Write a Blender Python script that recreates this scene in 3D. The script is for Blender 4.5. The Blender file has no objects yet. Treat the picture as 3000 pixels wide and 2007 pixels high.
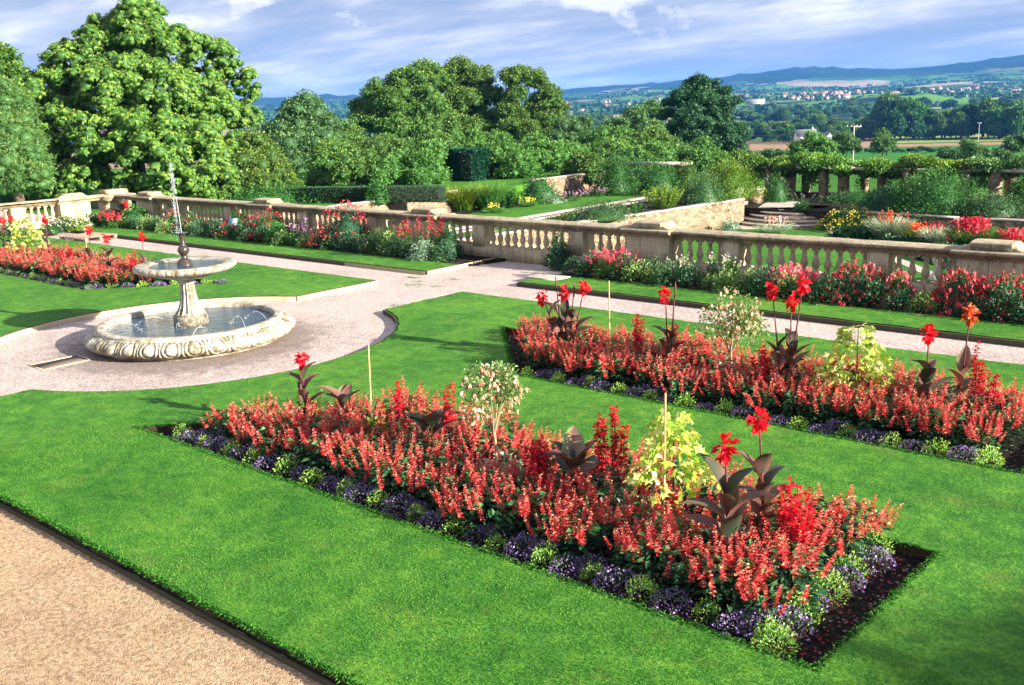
import bpy, math, random
import numpy as np
from mathutils import Matrix, Vector
from mathutils.geometry import tessellate_polygon

SC = bpy.context.scene
COL = SC.collection
rs = np.random.RandomState(7)
random.seed(7)
PI = math.pi

# ---------------------------------------------------------------- camera
CAM_H = 3.8
FPX = 2991.0            # focal length in pixels of the 3000 px wide photograph
YAW, PITCH, ROLL = math.radians(42.03), math.radians(13.24), math.radians(2.08)


def cam_axes():
    cy, sy = math.cos(YAW), math.sin(YAW)
    fwd = np.array([-sy * math.cos(PITCH), cy * math.cos(PITCH), -math.sin(PITCH)])
    right = np.array([cy, sy, 0.0])
    down = np.cross(fwd, right)
    c, s = math.cos(ROLL), math.sin(ROLL)
    return c * right + s * down, -s * right + c * down, fwd


RX, DY, FW = cam_axes()
cam = bpy.data.cameras.new('camera')
cam.sensor_width = 36.0
cam.lens = FPX / 3000.0 * 36.0
cam.clip_start = 0.1
cam.clip_end = 30000.0
camo = bpy.data.objects.new('camera', cam)
COL.objects.link(camo)
camo.matrix_world = Matrix(((RX[0], -DY[0], -FW[0], 0), (RX[1], -DY[1], -FW[1], 0),
                            (RX[2], -DY[2], -FW[2], CAM_H), (0, 0, 0, 1)))
SC.camera = camo

# ---------------------------------------------------------------- light
SUN_EL, SUN_AZ = math.radians(17.5), math.radians(10.5)    # azimuth from +X towards +Y
sunv = Vector((math.cos(SUN_EL) * math.cos(SUN_AZ), math.cos(SUN_EL) * math.sin(SUN_AZ), math.sin(SUN_EL)))
sl = bpy.data.lights.new('sun', 'SUN')
sl.energy = 5.0
sl.angle = math.radians(0.5)
sl.color = (1.0, 0.92, 0.79)
so = bpy.data.objects.new('sun', sl)
so.rotation_euler = sunv.to_track_quat('Z', 'Y').to_euler()
COL.objects.link(so)

SC.view_settings.view_transform = 'Standard'
SC.view_settings.look = 'None'
SC.view_settings.exposure = 1.75
SC.view_settings.gamma = 1.0

W = bpy.data.worlds.new('World')
SC.world = W
W.use_nodes = True


def N(nt, t, **kw):
    n = nt.nodes.new(t)
    for k, v in kw.items():
        if k.startswith('i_'):
            n.inputs[k[2:].replace('_', ' ')].default_value = v
        else:
            setattr(n, k, v)
    return n


def ramp(nt, fac, stops, interp='LINEAR'):
    r = nt.nodes.new('ShaderNodeValToRGB')
    r.color_ramp.interpolation = interp
    e = r.color_ramp.elements
    while len(e) > 1:
        e.remove(e[-1])
    e[0].position = stops[0][0]
    e[0].color = tuple(stops[0][1]) + ((1,) if len(stops[0][1]) == 3 else ())
    for p, c in stops[1:]:
        x = e.new(p)
        x.color = tuple(c) + ((1,) if len(c) == 3 else ())
    nt.links.new(fac, r.inputs[0])
    return r.outputs[0]


def math_n(nt, op, a, b=None, c=None):
    n = nt.nodes.new('ShaderNodeMath')
    n.operation = op
    for i, v in enumerate((a, b, c)):
        if v is None:
            continue
        if isinstance(v, (int, float)):
            n.inputs[i].default_value = v
        else:
            nt.links.new(v, n.inputs[i])
    return n.outputs[0]


def mixc(nt, fac, a, b, blend='MIX'):
    n = nt.nodes.new('ShaderNodeMix')
    n.data_type = 'RGBA'
    n.blend_type = blend
    for i, v in ((0, fac), (6, a), (7, b)):
        if isinstance(v, (int, float)):
            n.inputs[i].default_value = v
        elif isinstance(v, tuple):
            n.inputs[i].default_value = v + ((1,) if len(v) == 3 else ())
        else:
            nt.links.new(v, n.inputs[i])
    return n.outputs[2]


def noise(nt, vec, scale, detail=3.0, rough=0.55, dist=0.0):
    n = nt.nodes.new('ShaderNodeTexNoise')
    n.inputs['Scale'].default_value = scale
    n.inputs['Detail'].default_value = detail
    n.inputs['Roughness'].default_value = rough
    n.inputs['Distortion'].default_value = dist
    nt.links.new(vec, n.inputs['Vector'])
    return n.outputs['Fac']


def mapping(nt, vec, scale=(1, 1, 1), rot=(0, 0, 0), loc=(0, 0, 0)):
    m = nt.nodes.new('ShaderNodeMapping')
    m.inputs['Scale'].default_value = scale
    m.inputs['Rotation'].default_value = rot
    m.inputs['Location'].default_value = loc
    nt.links.new(vec, m.inputs['Vector'])
    return m.outputs[0]


def build_world():
    nt = W.node_tree
    nt.nodes.clear()
    out = N(nt, 'ShaderNodeOutputWorld')
    bg = N(nt, 'ShaderNodeBackground')
    bg.inputs['Strength'].default_value = 0.100
    sky = N(nt, 'ShaderNodeTexSky')
    sky.sky_type = 'NISHITA'
    sky.sun_disc = False
    sky.sun_elevation = SUN_EL
    sky.sun_rotation = math.radians(90) - SUN_AZ
    sky.air_density = 1.0
    sky.dust_density = 0.6
    sky.ozone_density = 2.5
    tc = N(nt, 'ShaderNodeTexCoord')
    sep = N(nt, 'ShaderNodeSeparateXYZ')
    nt.links.new(tc.outputs['Generated'], sep.inputs[0])
    z = math_n(nt, 'MAXIMUM', sep.outputs[2], 0.0)
    zz = math_n(nt, 'ADD', z, 0.13)
    u = math_n(nt, 'DIVIDE', sep.outputs[0], zz)
    v = math_n(nt, 'DIVIDE', sep.outputs[1], zz)
    cb = N(nt, 'ShaderNodeCombineXYZ')
    nt.links.new(u, cb.inputs[0])
    nt.links.new(v, cb.inputs[1])
    # the layer of grey stratocumulus: long banks across the view
    vec = mapping(nt, cb.outputs[0], scale=(0.55, 0.95, 1), rot=(0, 0, math.radians(38)), loc=(3.1, 1.7, 0))
    n1 = noise(nt, vec, 0.9, 6, 0.52, 0.3)
    n2 = noise(nt, vec, 2.9, 6, 0.6, 0.1)
    nsum = math_n(nt, 'ADD', math_n(nt, 'MULTIPLY', n1, 0.7), math_n(nt, 'MULTIPLY', n2, 0.3))
    cloud = ramp(nt, nsum, [(0.37, (0.66, 0.92, 1.6)), (0.43, (0.95, 1.17, 1.8)), (0.465, (1.28, 1.45, 2.0)),
                            (0.50, (1.7, 1.82, 2.25)), (0.545, (2.45, 2.45, 2.7)), (0.60, (3.6, 3.5, 3.5))])
    cover = ramp(nt, nsum, [(0.30, (0.88,) * 3), (0.50, (0.97,) * 3)])
    # pale band near the horizon
    hz = ramp(nt, sep.outputs[2], [(0.0, (1, 1, 1)), (0.10, (0.25,) * 3), (0.2, (0,) * 3)])
    c2 = mixc(nt, math_n(nt, 'MULTIPLY', hz, 0.5), cloud, (1.6, 1.95, 2.75))
    # small cumulus heads
    vec3 = mapping(nt, tc.outputs['Generated'], scale=(9, 9, 22), loc=(0.35, 0.2, 0.5))
    n3 = noise(nt, vec3, 1.0, 7, 0.58, 0.25)
    band = ramp(nt, sep.outputs[2], [(0.0, (0,) * 3), (0.035, (0,) * 3), (0.07, (1,) * 3), (0.16, (1,) * 3), (0.24, (0,) * 3)])
    cum = ramp(nt, n3, [(0.57, (0,) * 3), (0.64, (1,) * 3)])
    c3 = mixc(nt, math_n(nt, 'MULTIPLY', math_n(nt, 'MULTIPLY', cum, band), 0.7), c2, (3.8, 3.7, 3.8))
    col = mixc(nt, cover, sky.outputs[0], c3)
    nt.links.new(col, bg.inputs[0])
    nt.links.new(bg.outputs[0], out.inputs[0])


build_world()

# ---------------------------------------------------------------- pixel helpers (2344 px wide view of the photo)
KPX = 3000.0 / 2344.0


def ray(x, y):
    return RX * (x * KPX - 1500.0) + DY * (y * KPX - 1003.5) + FW * FPX


def G(x, y, z=0.0):
    r = ray(x, y)
    t = (z - CAM_H) / r[2]
    return np.array([r[0] * t, r[1] * t, z])


def onY(x, y, Y):
    r = ray(x, y)
    t = Y / r[1]
    return np.array([r[0] * t, Y, CAM_H + r[2] * t])


def onX(x, y, X):
    r = ray(x, y)
    t = X / r[0]
    return np.array([X, r[1] * t, CAM_H + r[2] * t])


def rng(x, y, d):
    r = ray(x, y)
    t = d / math.hypot(r[0], r[1])
    return np.array([r[0] * t, r[1] * t, CAM_H + r[2] * t])


# ---------------------------------------------------------------- object helpers
def tag(o, label=None, cat=None, group=None, kind=None):
    if label:
        o['label'] = label
    if cat:
        o['category'] = cat
    if group:
        o['group'] = group
    if kind:
        o['kind'] = kind
    return o


def empty(name, loc, rz=0.0, label=None, cat=None, group=None):
    o = bpy.data.objects.new(name, None)
    o.location = tuple(float(v) for v in loc)
    o.rotation_euler = (0, 0, rz)
    o.empty_display_size = 0.1
    COL.objects.link(o)
    return tag(o, label, cat, group)


class Acc:
    """collects vertices, faces, tints, material slots"""

    def __init__(self):
        self.V, self.F, self.T, self.M = [], [], [], []
        self.n = 0

    def add(self, V, F, t=0.5, m=0):
        V = np.asarray(V, float).reshape(-1, 3)
        F = np.asarray(F, int)
        if F.size == 0:
            return self
        self.V.append(V)
        self.F.append((F + self.n, m))
        t = np.asarray(t, float)
        self.T.append(np.full(len(V), float(t)) if t.ndim == 0 else t.ravel())
        self.n += len(V)
        return self

    def build(self, name, mats, parent=None, smooth=False, loc=None):
        me = bpy.data.meshes.new(name)
        V = np.concatenate(self.V)
        me.vertices.add(len(V))
        me.vertices.foreach_set('co', V.astype(np.float32).ravel())
        li = np.concatenate([f.ravel() for f, m in self.F]).astype(np.int32)
        lt = np.concatenate([np.full(f.shape[0], f.shape[1]) for f, m in self.F])
        mi = np.concatenate([np.full(f.shape[0], m) for f, m in self.F]).astype(np.int32)
        me.loops.add(len(li))
        me.loops.foreach_set('vertex_index', li)
        me.polygons.add(len(lt))
        me.polygons.foreach_set('loop_start', np.concatenate([[0], np.cumsum(lt)[:-1]]).astype(np.int32))
        me.polygons.foreach_set('material_index', mi)
        if smooth:
            me.polygons.foreach_set('use_smooth', np.ones(len(lt), dtype=bool))
        a = me.attributes.new('tint', 'FLOAT', 'POINT')
        a.data.foreach_set('value', np.concatenate(self.T).astype(np.float32))
        me.update(calc_edges=True)
        me.validate()
        for m in (mats if isinstance(mats, (list, tuple)) else [mats]):
            me.materials.append(m)
        o = bpy.data.objects.new(name, me)
        COL.objects.link(o)
        if parent is not None:
            o.parent = parent
        if loc is not None:
            o.location = tuple(float(v) for v in loc)
        return o

    # ---- primitives
    def box(self, c, s, rz=0.0, t=0.5, m=0, taper=1.0):
        sx, sy, sz = s[0] / 2, s[1] / 2, s[2] / 2
        P = np.array([[-sx, -sy, -sz], [sx, -sy, -sz], [sx, sy, -sz], [-sx, sy, -sz],
                      [-sx * taper, -sy * taper, sz], [sx * taper, -sy * taper, sz],
                      [sx * taper, sy * taper, sz], [-sx * taper, sy * taper, sz]])
        cr, sr = math.cos(rz), math.sin(rz)
        P = P @ np.array([[cr, sr, 0], [-sr, cr, 0], [0, 0, 1]]) + np.array(c)
        return self.add(P, [[0, 3, 2, 1], [4, 5, 6, 7], [0, 1, 5, 4], [1, 2, 6, 5], [2, 3, 7, 6], [3, 0, 4, 7]], t, m)

    def lathe(self, prof, c=(0, 0, 0), seg=24, t=0.5, m=0, fr=None, cap=True, rot=0.0):
        prof = np.asarray(prof, float)
        k = len(prof)
        a = np.linspace(0, 2 * PI, seg, endpoint=False) + rot
        r = np.repeat(prof[:, 0][:, None], seg, 1)
        z = np.repeat(prof[:, 1][:, None], seg, 1)
        if fr is not None:
            r = r + fr(np.repeat(np.arange(k)[:, None], seg, 1), a[None, :])
        V = np.stack([r * np.cos(a), r * np.sin(a), z], -1).reshape(-1, 3) + np.array(c)
        i = np.arange(k - 1)[:, None] * seg
        j = np.arange(seg)[None, :]
        j2 = (j + 1) % seg
        F = np.stack([i + j, i + j2, i + seg + j2, i + seg + j], -1).reshape(-1, 4)
        self.add(V, F, t, m)
        if cap:
            for row, flip in ((0, True), (k - 1, False)):
                if prof[row, 0] > 1e-4:
                    ring = V[row * seg:(row + 1) * seg]
                    cc = ring.mean(0)
                    idx = np.arange(seg)
                    Fc = np.stack([idx, (idx + 1) % seg, np.full(seg, seg)], -1)
                    if flip:
                        Fc = Fc[:, ::-1]
                    self.add(np.vstack([ring, cc]), Fc, t if np.ndim(t) == 0 else 0.5, m)
        return self

    def tube(self, pts, r, seg=6, t=0.5, m=0, cap=True):
        pts = np.asarray(pts, float)
        k = len(pts)
        r = np.broadcast_to(np.asarray(r, float), (k,))
        d = np.gradient(pts, axis=0)
        d /= np.linalg.norm(d, axis=1)[:, None] + 1e-9
        ref = np.array([0, 0, 1.0]) if abs(d[0][2]) < 0.9 else np.array([1.0, 0, 0])
        s = np.cross(d, ref)
        s /= np.linalg.norm(s, axis=1)[:, None] + 1e-9
        u = np.cross(s, d)
        a = np.linspace(0, 2 * PI, seg, endpoint=False)
        V = (pts[:, None] + r[:, None, None] * (s[:, None] * np.cos(a)[None, :, None] + u[:, None] * np.sin(a)[None, :, None])).reshape(-1, 3)
        i = np.arange(k - 1)[:, None] * seg
        j = np.arange(seg)[None, :]
        j2 = (j + 1) % seg
        F = np.stack([i + j, i + j2, i + seg + j2, i + seg + j], -1).reshape(-1, 4)
        self.add(V, F, t, m)
        if cap:
            self.add(V[-seg:], [list(range(seg))], t, m)
        return self

    def prism(self, loops, z0, z1, t=0.5, m=0, mside=None, bottom=False):
        """top face (with holes) and side walls; loops[0] outer"""
        L3 = [[Vector((p[0], p[1], 0)) for p in lp] for lp in loops]
        tri = tessellate_polygon(L3)
        flat = [p for lp in loops for p in lp]
        V = np.array([[p[0], p[1], z1] for p in flat])
        F = []
        for a, b, c in tri:
            A, B, C = V[a], V[b], V[c]
            cr = (B[0] - A[0]) * (C[1] - A[1]) - (B[1] - A[1]) * (C[0] - A[0])
            F.append((a, b, c) if cr > 0 else (a, c, b))
        self.add(V, F, t, m)
        ms = m if mside is None else mside
        for lp in loops:
            n = len(lp)
            A = np.array([[p[0], p[1], z1] for p in lp])
            B = A.copy()
            B[:, 2] = z0
            idx = np.arange(n)
            self.add(np.vstack([A, B]), np.stack([idx, (idx + 1) % n, (idx + 1) % n + n, idx + n], -1), t, ms)
        return self

    # ---- vegetation pieces
    def kites(self, P, D, L, Wd, up=None, fold=0.25, droop=0.15, t=0.5, m=0):
        """n folded leaf blades: P base points, D unit directions"""
        n = len(P)
        if n == 0:
            return self
        L = np.broadcast_to(np.asarray(L, float), (n,))[:, None]
        Wd = np.broadcast_to(np.asarray(Wd, float), (n,))[:, None]
        if up is None:
            up = unit(rs.normal(size=(n, 3)) * 0.7 + np.array([0, 0, 1.0]))
        s = np.cross(D, up)
        s /= np.linalg.norm(s, axis=1)[:, None] + 1e-6
        nn = np.cross(s, D)
        mid = P + D * L * 0.5
        a = mid + s * Wd * 0.5 + nn * Wd * fold
        b = mid - s * Wd * 0.5 + nn * Wd * fold
        tip = P + D * L - np.array([0, 0, 1.0]) * L * droop
        V = np.stack([P, a, tip, b], 1).reshape(-1, 3)
        i = np.arange(n)[:, None] * 4
        F = np.concatenate([i + np.array([[0, 1, 2]]), i + np.array([[0, 2, 3]])], 0)
        t = np.asarray(t, float)
        tt = np.full(n * 4, float(t)) if t.ndim == 0 else np.repeat(t, 4)
        return self.add(V, F, tt, m)


def unit(v):
    return v / (np.linalg.norm(v, axis=-1, keepdims=True) + 1e-9)


def sph(n, zmin=-1.0):
    z = rs.uniform(zmin, 1, n)
    a = rs.uniform(0, 2 * PI, n)
    r = np.sqrt(np.maximum(0, 1 - z * z))
    return np.stack([r * np.cos(a), r * np.sin(a), z], -1)


def copy_tree(src, parent=None):
    c = src.copy()
    COL.objects.link(c)
    c.parent = parent
    for ch in src.children:
        copy_tree(ch, c)
    return c


# ---------------------------------------------------------------- materials
MATS = {}


def newmat(name):
    m = bpy.data.materials.new(name)
    m.use_nodes = True
    nt = m.node_tree
    b = nt.nodes['Principled BSDF']
    MATS[name] = m
    return m, nt, b


def pos(nt):
    return N(nt, 'ShaderNodeNewGeometry').outputs['Position']


def objc(nt):
    return N(nt, 'ShaderNodeTexCoord').outputs['Object']


def bump(nt, b, h, strength=0.3, dist=0.02):
    n = N(nt, 'ShaderNodeBump')
    n.inputs['Strength'].default_value = strength
    n.inputs['Distance'].default_value = dist
    nt.links.new(h, n.inputs['Height'])
    nt.links.new(n.outputs[0], b.inputs['Normal'])
    return n


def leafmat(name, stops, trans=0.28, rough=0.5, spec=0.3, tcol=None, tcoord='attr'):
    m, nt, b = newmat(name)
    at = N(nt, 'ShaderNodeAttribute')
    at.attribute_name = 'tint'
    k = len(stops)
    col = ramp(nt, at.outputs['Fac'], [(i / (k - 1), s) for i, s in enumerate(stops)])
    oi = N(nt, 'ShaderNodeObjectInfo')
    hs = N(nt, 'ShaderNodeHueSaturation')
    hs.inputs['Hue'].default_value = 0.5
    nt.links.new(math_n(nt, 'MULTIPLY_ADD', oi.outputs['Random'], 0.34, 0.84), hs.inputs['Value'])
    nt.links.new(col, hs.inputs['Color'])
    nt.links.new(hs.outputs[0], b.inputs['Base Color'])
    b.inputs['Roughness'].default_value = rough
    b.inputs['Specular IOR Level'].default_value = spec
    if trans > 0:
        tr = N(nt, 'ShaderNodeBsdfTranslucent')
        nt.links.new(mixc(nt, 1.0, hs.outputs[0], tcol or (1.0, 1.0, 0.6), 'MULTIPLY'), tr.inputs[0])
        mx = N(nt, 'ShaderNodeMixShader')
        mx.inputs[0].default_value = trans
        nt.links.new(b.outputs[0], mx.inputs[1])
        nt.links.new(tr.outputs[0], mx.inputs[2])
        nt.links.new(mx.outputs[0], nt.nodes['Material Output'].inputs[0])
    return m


def plain(name, col, rough=0.6, metal=0.0, var=0.15, scale=8.0, spec=0.4, bmp=0.0):
    m, nt, b = newmat(name)
    nz = noise(nt, objc(nt), scale, 4)
    c = mixc(nt, nz, tuple(x * (1 - var) for x in col), tuple(min(1, x * (1 + var)) for x in col))
    nt.links.new(c, b.inputs['Base Color'])
    b.inputs['Roughness'].default_value = rough
    b.inputs['Metallic'].default_value = metal
    b.inputs['Specular IOR Level'].default_value = spec
    if bmp:
        bump(nt, b, nz, bmp, 0.02)
    return m


def gravelmat(name, a, bcol, c, wet=False):
    m, nt, b = newmat(name)
    p = pos(nt)
    v = N(nt, 'ShaderNodeTexVoronoi')
    v.inputs['Scale'].default_value = 80.0
    nt.links.new(p, v.inputs['Vector'])
    sep = N(nt, 'ShaderNodeSeparateColor')
    nt.links.new(v.outputs['Color'], sep.inputs[0])
    stone = ramp(nt, sep.outputs[0], [(0.0, a), (0.5, bcol), (0.9, c), (1.0, tuple(min(1, x * 1.35) for x in c))])
    big = noise(nt, p, 0.55, 5, 0.6)
    mid = noise(nt, p, 3.5, 4, 0.6)
    k = ramp(nt, math_n(nt, 'ADD', math_n(nt, 'MULTIPLY', big, 0.55), math_n(nt, 'MULTIPLY', mid, 0.45)),
             [(0.32, (0.72, 0.69, 0.66)), (0.5, (1, 1, 1)), (0.66, (1.14, 1.11, 1.07))])
    col = mixc(nt, 1.0, stone, k, 'MULTIPLY')
    fine = noise(nt, p, 21, 3, 0.6)
    col = mixc(nt, 1.0, col, ramp(nt, fine, [(0.35, (0.66,) * 3), (0.5, (1,) * 3), (0.66, (1.18,) * 3)]), 'MULTIPLY')
    if wet:
        # damp, dark gravel round the fountain basin and moss streaks
        sx = N(nt, 'ShaderNodeSeparateXYZ')
        nt.links.new(p, sx.inputs[0])
        dx = math_n(nt, 'SUBTRACT', sx.outputs[0], -15.42)
        dy = math_n(nt, 'SUBTRACT', sx.outputs[1], 9.0)
        d = math_n(nt, 'SQRT', math_n(nt, 'ADD', math_n(nt, 'MULTIPLY', dx, dx), math_n(nt, 'MULTIPLY', dy, dy)))
        d2 = math_n(nt, 'ADD', d, math_n(nt, 'MULTIPLY', math_n(nt, 'SUBTRACT', mid, 0.5), 1.1))
        wetf = ramp(nt, math_n(nt, 'MULTIPLY', d2, 0.3), [(0.0, (1,) * 3), (0.57, (0.85,) * 3), (0.70, (0.22,) * 3), (0.86, (0,) * 3)])
        col = mixc(nt, math_n(nt, 'MULTIPLY', wetf, 0.62), col, (0.07, 0.048, 0.035))
        moss = ramp(nt, noise(nt, mapping(nt, p, (1.0, 1.0, 1)), 2.3, 5, 0.7), [(0.66, (0,) * 3), (0.74, (1,) * 3)])
        near = ramp(nt, math_n(nt, 'MULTIPLY', math_n(nt, 'ABSOLUTE', math_n(nt, 'SUBTRACT', d, 3.3)), 1.0), [(0.0, (0.75,) * 3), (0.5, (0.0,) * 3)])
        col = mixc(nt, math_n(nt, 'MULTIPLY', moss, near), col, (0.10, 0.16, 0.04))
    nt.links.new(col, b.inputs['Base Color'])
    b.inputs['Roughness'].default_value = 0.9
    b.inputs['Specular IOR Level'].default_value = 0.15
    hh = math_n(nt, 'SUBTRACT', 1.0, v.outputs['Distance'])
    bump(nt, b, math_n(nt, 'ADD', hh, math_n(nt, 'MULTIPLY', fine, 1.5)), 0.5, 0.012)
    return m


def grassmat(name, dark, midc, light, scale=1.0, sc=1.0):
    m, nt, b = newmat(name)
    p = pos(nt)
    fine = noise(nt, p, 34 * sc, 4, 0.7)
    md = noise(nt, p, 5.5 * sc, 4, 0.6)
    bg = noise(nt, p, 0.5 * sc, 4, 0.6)
    s = math_n(nt, 'ADD', math_n(nt, 'ADD', math_n(nt, 'MULTIPLY', fine, 0.40), math_n(nt, 'MULTIPLY', md, 0.33)), math_n(nt, 'MULTIPLY', bg, 0.27))
    col = ramp(nt, s, [(0.40, dark), (0.5, midc), (0.59, light)])
    dry = ramp(nt, noise(nt, p, 1.7 * sc, 5, 0.7), [(0.56, (0,) * 3), (0.74, (0.45,) * 3)])
    col = mixc(nt, dry, col, (0.22, 0.24, 0.05))
    nt.links.new(col, b.inputs['Base Color'])
    b.inputs['Roughness'].default_value = 0.75
    b.inputs['Specular IOR Level'].default_value = 0.12
    bump(nt, b, fine, 0.7, 0.03)
    return m


def stonemat(name, base, dark, lichen=None, scale=1.0, blocks=None, topdark=0.0):
    m, nt, b = newmat(name)
    p = pos(nt)
    n1 = noise(nt, p, 2.2 * scale, 6, 0.65)
    n2 = noise(nt, p, 14 * scale, 5, 0.65)
    s = math_n(nt, 'ADD', math_n(nt, 'MULTIPLY', n1, 0.55), math_n(nt, 'MULTIPLY', n2, 0.45))
    col = ramp(nt, s, [(0.33, dark), (0.5, base), (0.68, tuple(min(1, x * 1.25) for x in base))])
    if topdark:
        # darkens the steep faces near the wall top, upward faces stay lighter
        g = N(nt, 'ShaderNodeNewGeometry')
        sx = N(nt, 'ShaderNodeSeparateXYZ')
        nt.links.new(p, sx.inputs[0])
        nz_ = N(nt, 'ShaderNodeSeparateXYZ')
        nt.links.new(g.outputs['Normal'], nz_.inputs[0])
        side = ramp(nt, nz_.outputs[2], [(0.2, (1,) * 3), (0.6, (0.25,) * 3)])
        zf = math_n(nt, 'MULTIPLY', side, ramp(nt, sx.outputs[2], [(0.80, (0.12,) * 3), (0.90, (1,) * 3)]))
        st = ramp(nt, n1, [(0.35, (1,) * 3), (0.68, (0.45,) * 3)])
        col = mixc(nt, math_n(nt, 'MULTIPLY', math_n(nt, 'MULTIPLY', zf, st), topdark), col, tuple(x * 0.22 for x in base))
    if topdark:
        sj = N(nt, 'ShaderNodeSeparateXYZ')
        nt.links.new(p, sj.inputs[0])
        fr_ = math_n(nt, 'FRACT', math_n(nt, 'MULTIPLY', math_n(nt, 'ADD', sj.outputs[0], sj.outputs[1]), 0.97))
        jn = ramp(nt, math_n(nt, 'ABSOLUTE', math_n(nt, 'SUBTRACT', fr_, .5)), [(0.0, (1,) * 3), (0.007, (0.8,) * 3), (0.011, (0,) * 3)])
        col = mixc(nt, math_n(nt, 'MULTIPLY', jn, 0.75), col, tuple(x * 0.35 for x in dark))
        stv = noise(nt, mapping(nt, p, (5, 5, .55)), 1.6, 5, .65)
        col = mixc(nt, ramp(nt, stv, [(0.50, (0,) * 3), (0.68, (0.6,) * 3)]), col, tuple(x * 0.45 for x in dark))
    if lichen:
        lm = ramp(nt, noise(nt, p, 9 * scale, 4, 0.7), [(0.58, (0,) * 3), (0.66, (0.8,) * 3)])
        col = mixc(nt, lm, col, lichen)
    h = n2
    if blocks:
        br = N(nt, 'ShaderNodeTexVoronoi')
        br.feature = 'DISTANCE_TO_EDGE'
        nt.links.new(mapping(nt, p, scale=blocks), br.inputs['Vector'])
        br.inputs['Scale'].default_value = 1.0
        vc = N(nt, 'ShaderNodeTexVoronoi')
        nt.links.new(mapping(nt, p, scale=blocks), vc.inputs['Vector'])
        vc.inputs['Scale'].default_value = 1.0
        joint = ramp(nt, br.outputs['Distance'], [(0.0, (0,) * 3), (0.07, (1,) * 3)])
        sp = N(nt, 'ShaderNodeSeparateColor')
        nt.links.new(vc.outputs['Color'], sp.inputs[0])
        cc = ramp(nt, sp.outputs[0], [(0, (0.55, 0.5, 0.48)), (0.5, (0.95, 0.95, 0.95)), (1, (1.3, 1.22, 1.12))])
        col = mixc(nt, 1.0, col, cc, 'MULTIPLY')
        col = mixc(nt, joint, tuple(x * 0.3 for x in dark), col)
        h = math_n(nt, 'ADD', math_n(nt, 'MULTIPLY', joint, 2.0), n2)
    nt.links.new(col, b.inputs['Base Color'])
    b.inputs['Roughness'].default_value = 0.85
    b.inputs['Specular IOR Level'].default_value = 0.2
    bump(nt, b, h, 0.5, 0.02)
    return m


M_path = gravelmat('pink_gravel', (0.38, 0.285, 0.25), (0.55, 0.45, 0.405), (0.68, 0.585, 0.54), wet=True)
M_drive = gravelmat('tan_gravel', (0.37, 0.245, 0.14), (0.46, 0.31, 0.185), (0.55, 0.395, 0.25))
M_lawn = grassmat('lawn_grass', (0.028, 0.12, 0.016), (0.062, 0.205, 0.024), (0.135, 0.31, 0.034))
M_blade = leafmat('grass_blade', [(0.02, 0.11, 0.02), (0.045, 0.20, 0.026), (0.10, 0.30, 0.035), (0.24, 0.42, 0.075)], 0.35, 0.6, 0.15)
M_earth = plain('cut_earth', (0.045, 0.03, 0.018), 0.95, var=0.4, scale=20)
M_kerb = plain('pale_kerb', (0.56, 0.44, 0.28), 0.85, var=0.18, scale=6, spec=0.2)
M_darkkerb = plain('shaded_edging', (0.085, 0.08, 0.05), 0.9, var=0.3, scale=9, spec=0.1)  # same board as the pale kerb, with the sunless edges' shade in its colour
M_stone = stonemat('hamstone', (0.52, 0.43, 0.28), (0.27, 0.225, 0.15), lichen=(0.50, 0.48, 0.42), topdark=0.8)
M_stonelit = stonemat('hamstone_lit', (0.52, 0.42, 0.26), (0.22, 0.18, 0.12), lichen=(0.55, 0.5, 0.38), topdark=0.35)  # sunlit copy of the wall stone, sun put into its colour by less darkening
M_rubble = stonemat('rubble_stone', (0.33, 0.245, 0.165), (0.15, 0.10, 0.065), blocks=(4.2, 4.2, 9.0))
M_flag = stonemat('flagstone', (0.50, 0.44, 0.37), (0.30, 0.26, 0.21), scale=0.7)
M_bark = plain('bark', (0.10, 0.07, 0.05), 0.9, var=0.35, scale=6, bmp=0.5)
M_cane = plain('bamboo', (0.62, 0.46, 0.22), 0.6, var=0.15)
M_wood = plain('pallet_wood', (0.30, 0.22, 0.17), 0.8, var=0.3, scale=5)
M_white = plain('white_paint', (0.75, 0.75, 0.72), 0.6, var=0.06)
M_render = plain('pale_render', (0.36, 0.34, 0.31), 0.8, var=0.1)
M_slate = plain('slate', (0.16, 0.17, 0.2), 0.7, var=0.2)
M_tile = plain('clay_tile', (0.32, 0.15, 0.1), 0.8, var=0.25)
M_bluepl = plain('enamel_blue', (0.35, 0.45, 0.75), 0.4, var=0.1)


def soilmat():
    m, nt, b = newmat('soil')
    p = pos(nt)
    n1 = noise(nt, p, 16, 5, 0.7)
    col = ramp(nt, n1, [(0.35, (0.008, 0.006, 0.005)), (0.55, (0.028, 0.021, 0.017)), (0.7, (0.06, 0.045, 0.035))])
    v = N(nt, 'ShaderNodeTexVoronoi')
    v.inputs['Scale'].default_value = 26.0
    nt.links.new(p, v.inputs['Vector'])
    sp = N(nt, 'ShaderNodeSeparateColor')
    nt.links.new(v.outputs['Color'], sp.inputs[0])
    pick = ramp(nt, sp.outputs[1], [(0.80, (0,) * 3), (0.82, (1,) * 3)])
    inside = ramp(nt, v.outputs['Distance'], [(0.33, (1,) * 3), (0.42, (0,) * 3)])
    col = mixc(nt, math_n(nt, 'MULTIPLY', pick, inside), col, (0.26, 0.24, 0.22))
    nt.links.new(col, b.inputs['Base Color'])
    b.inputs['Roughness'].default_value = 0.95
    b.inputs['Specular IOR Level'].default_value = 0.1
    bump(nt, b, n1, 1.0, 0.05)
    return m


M_soil = soilmat()


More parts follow.
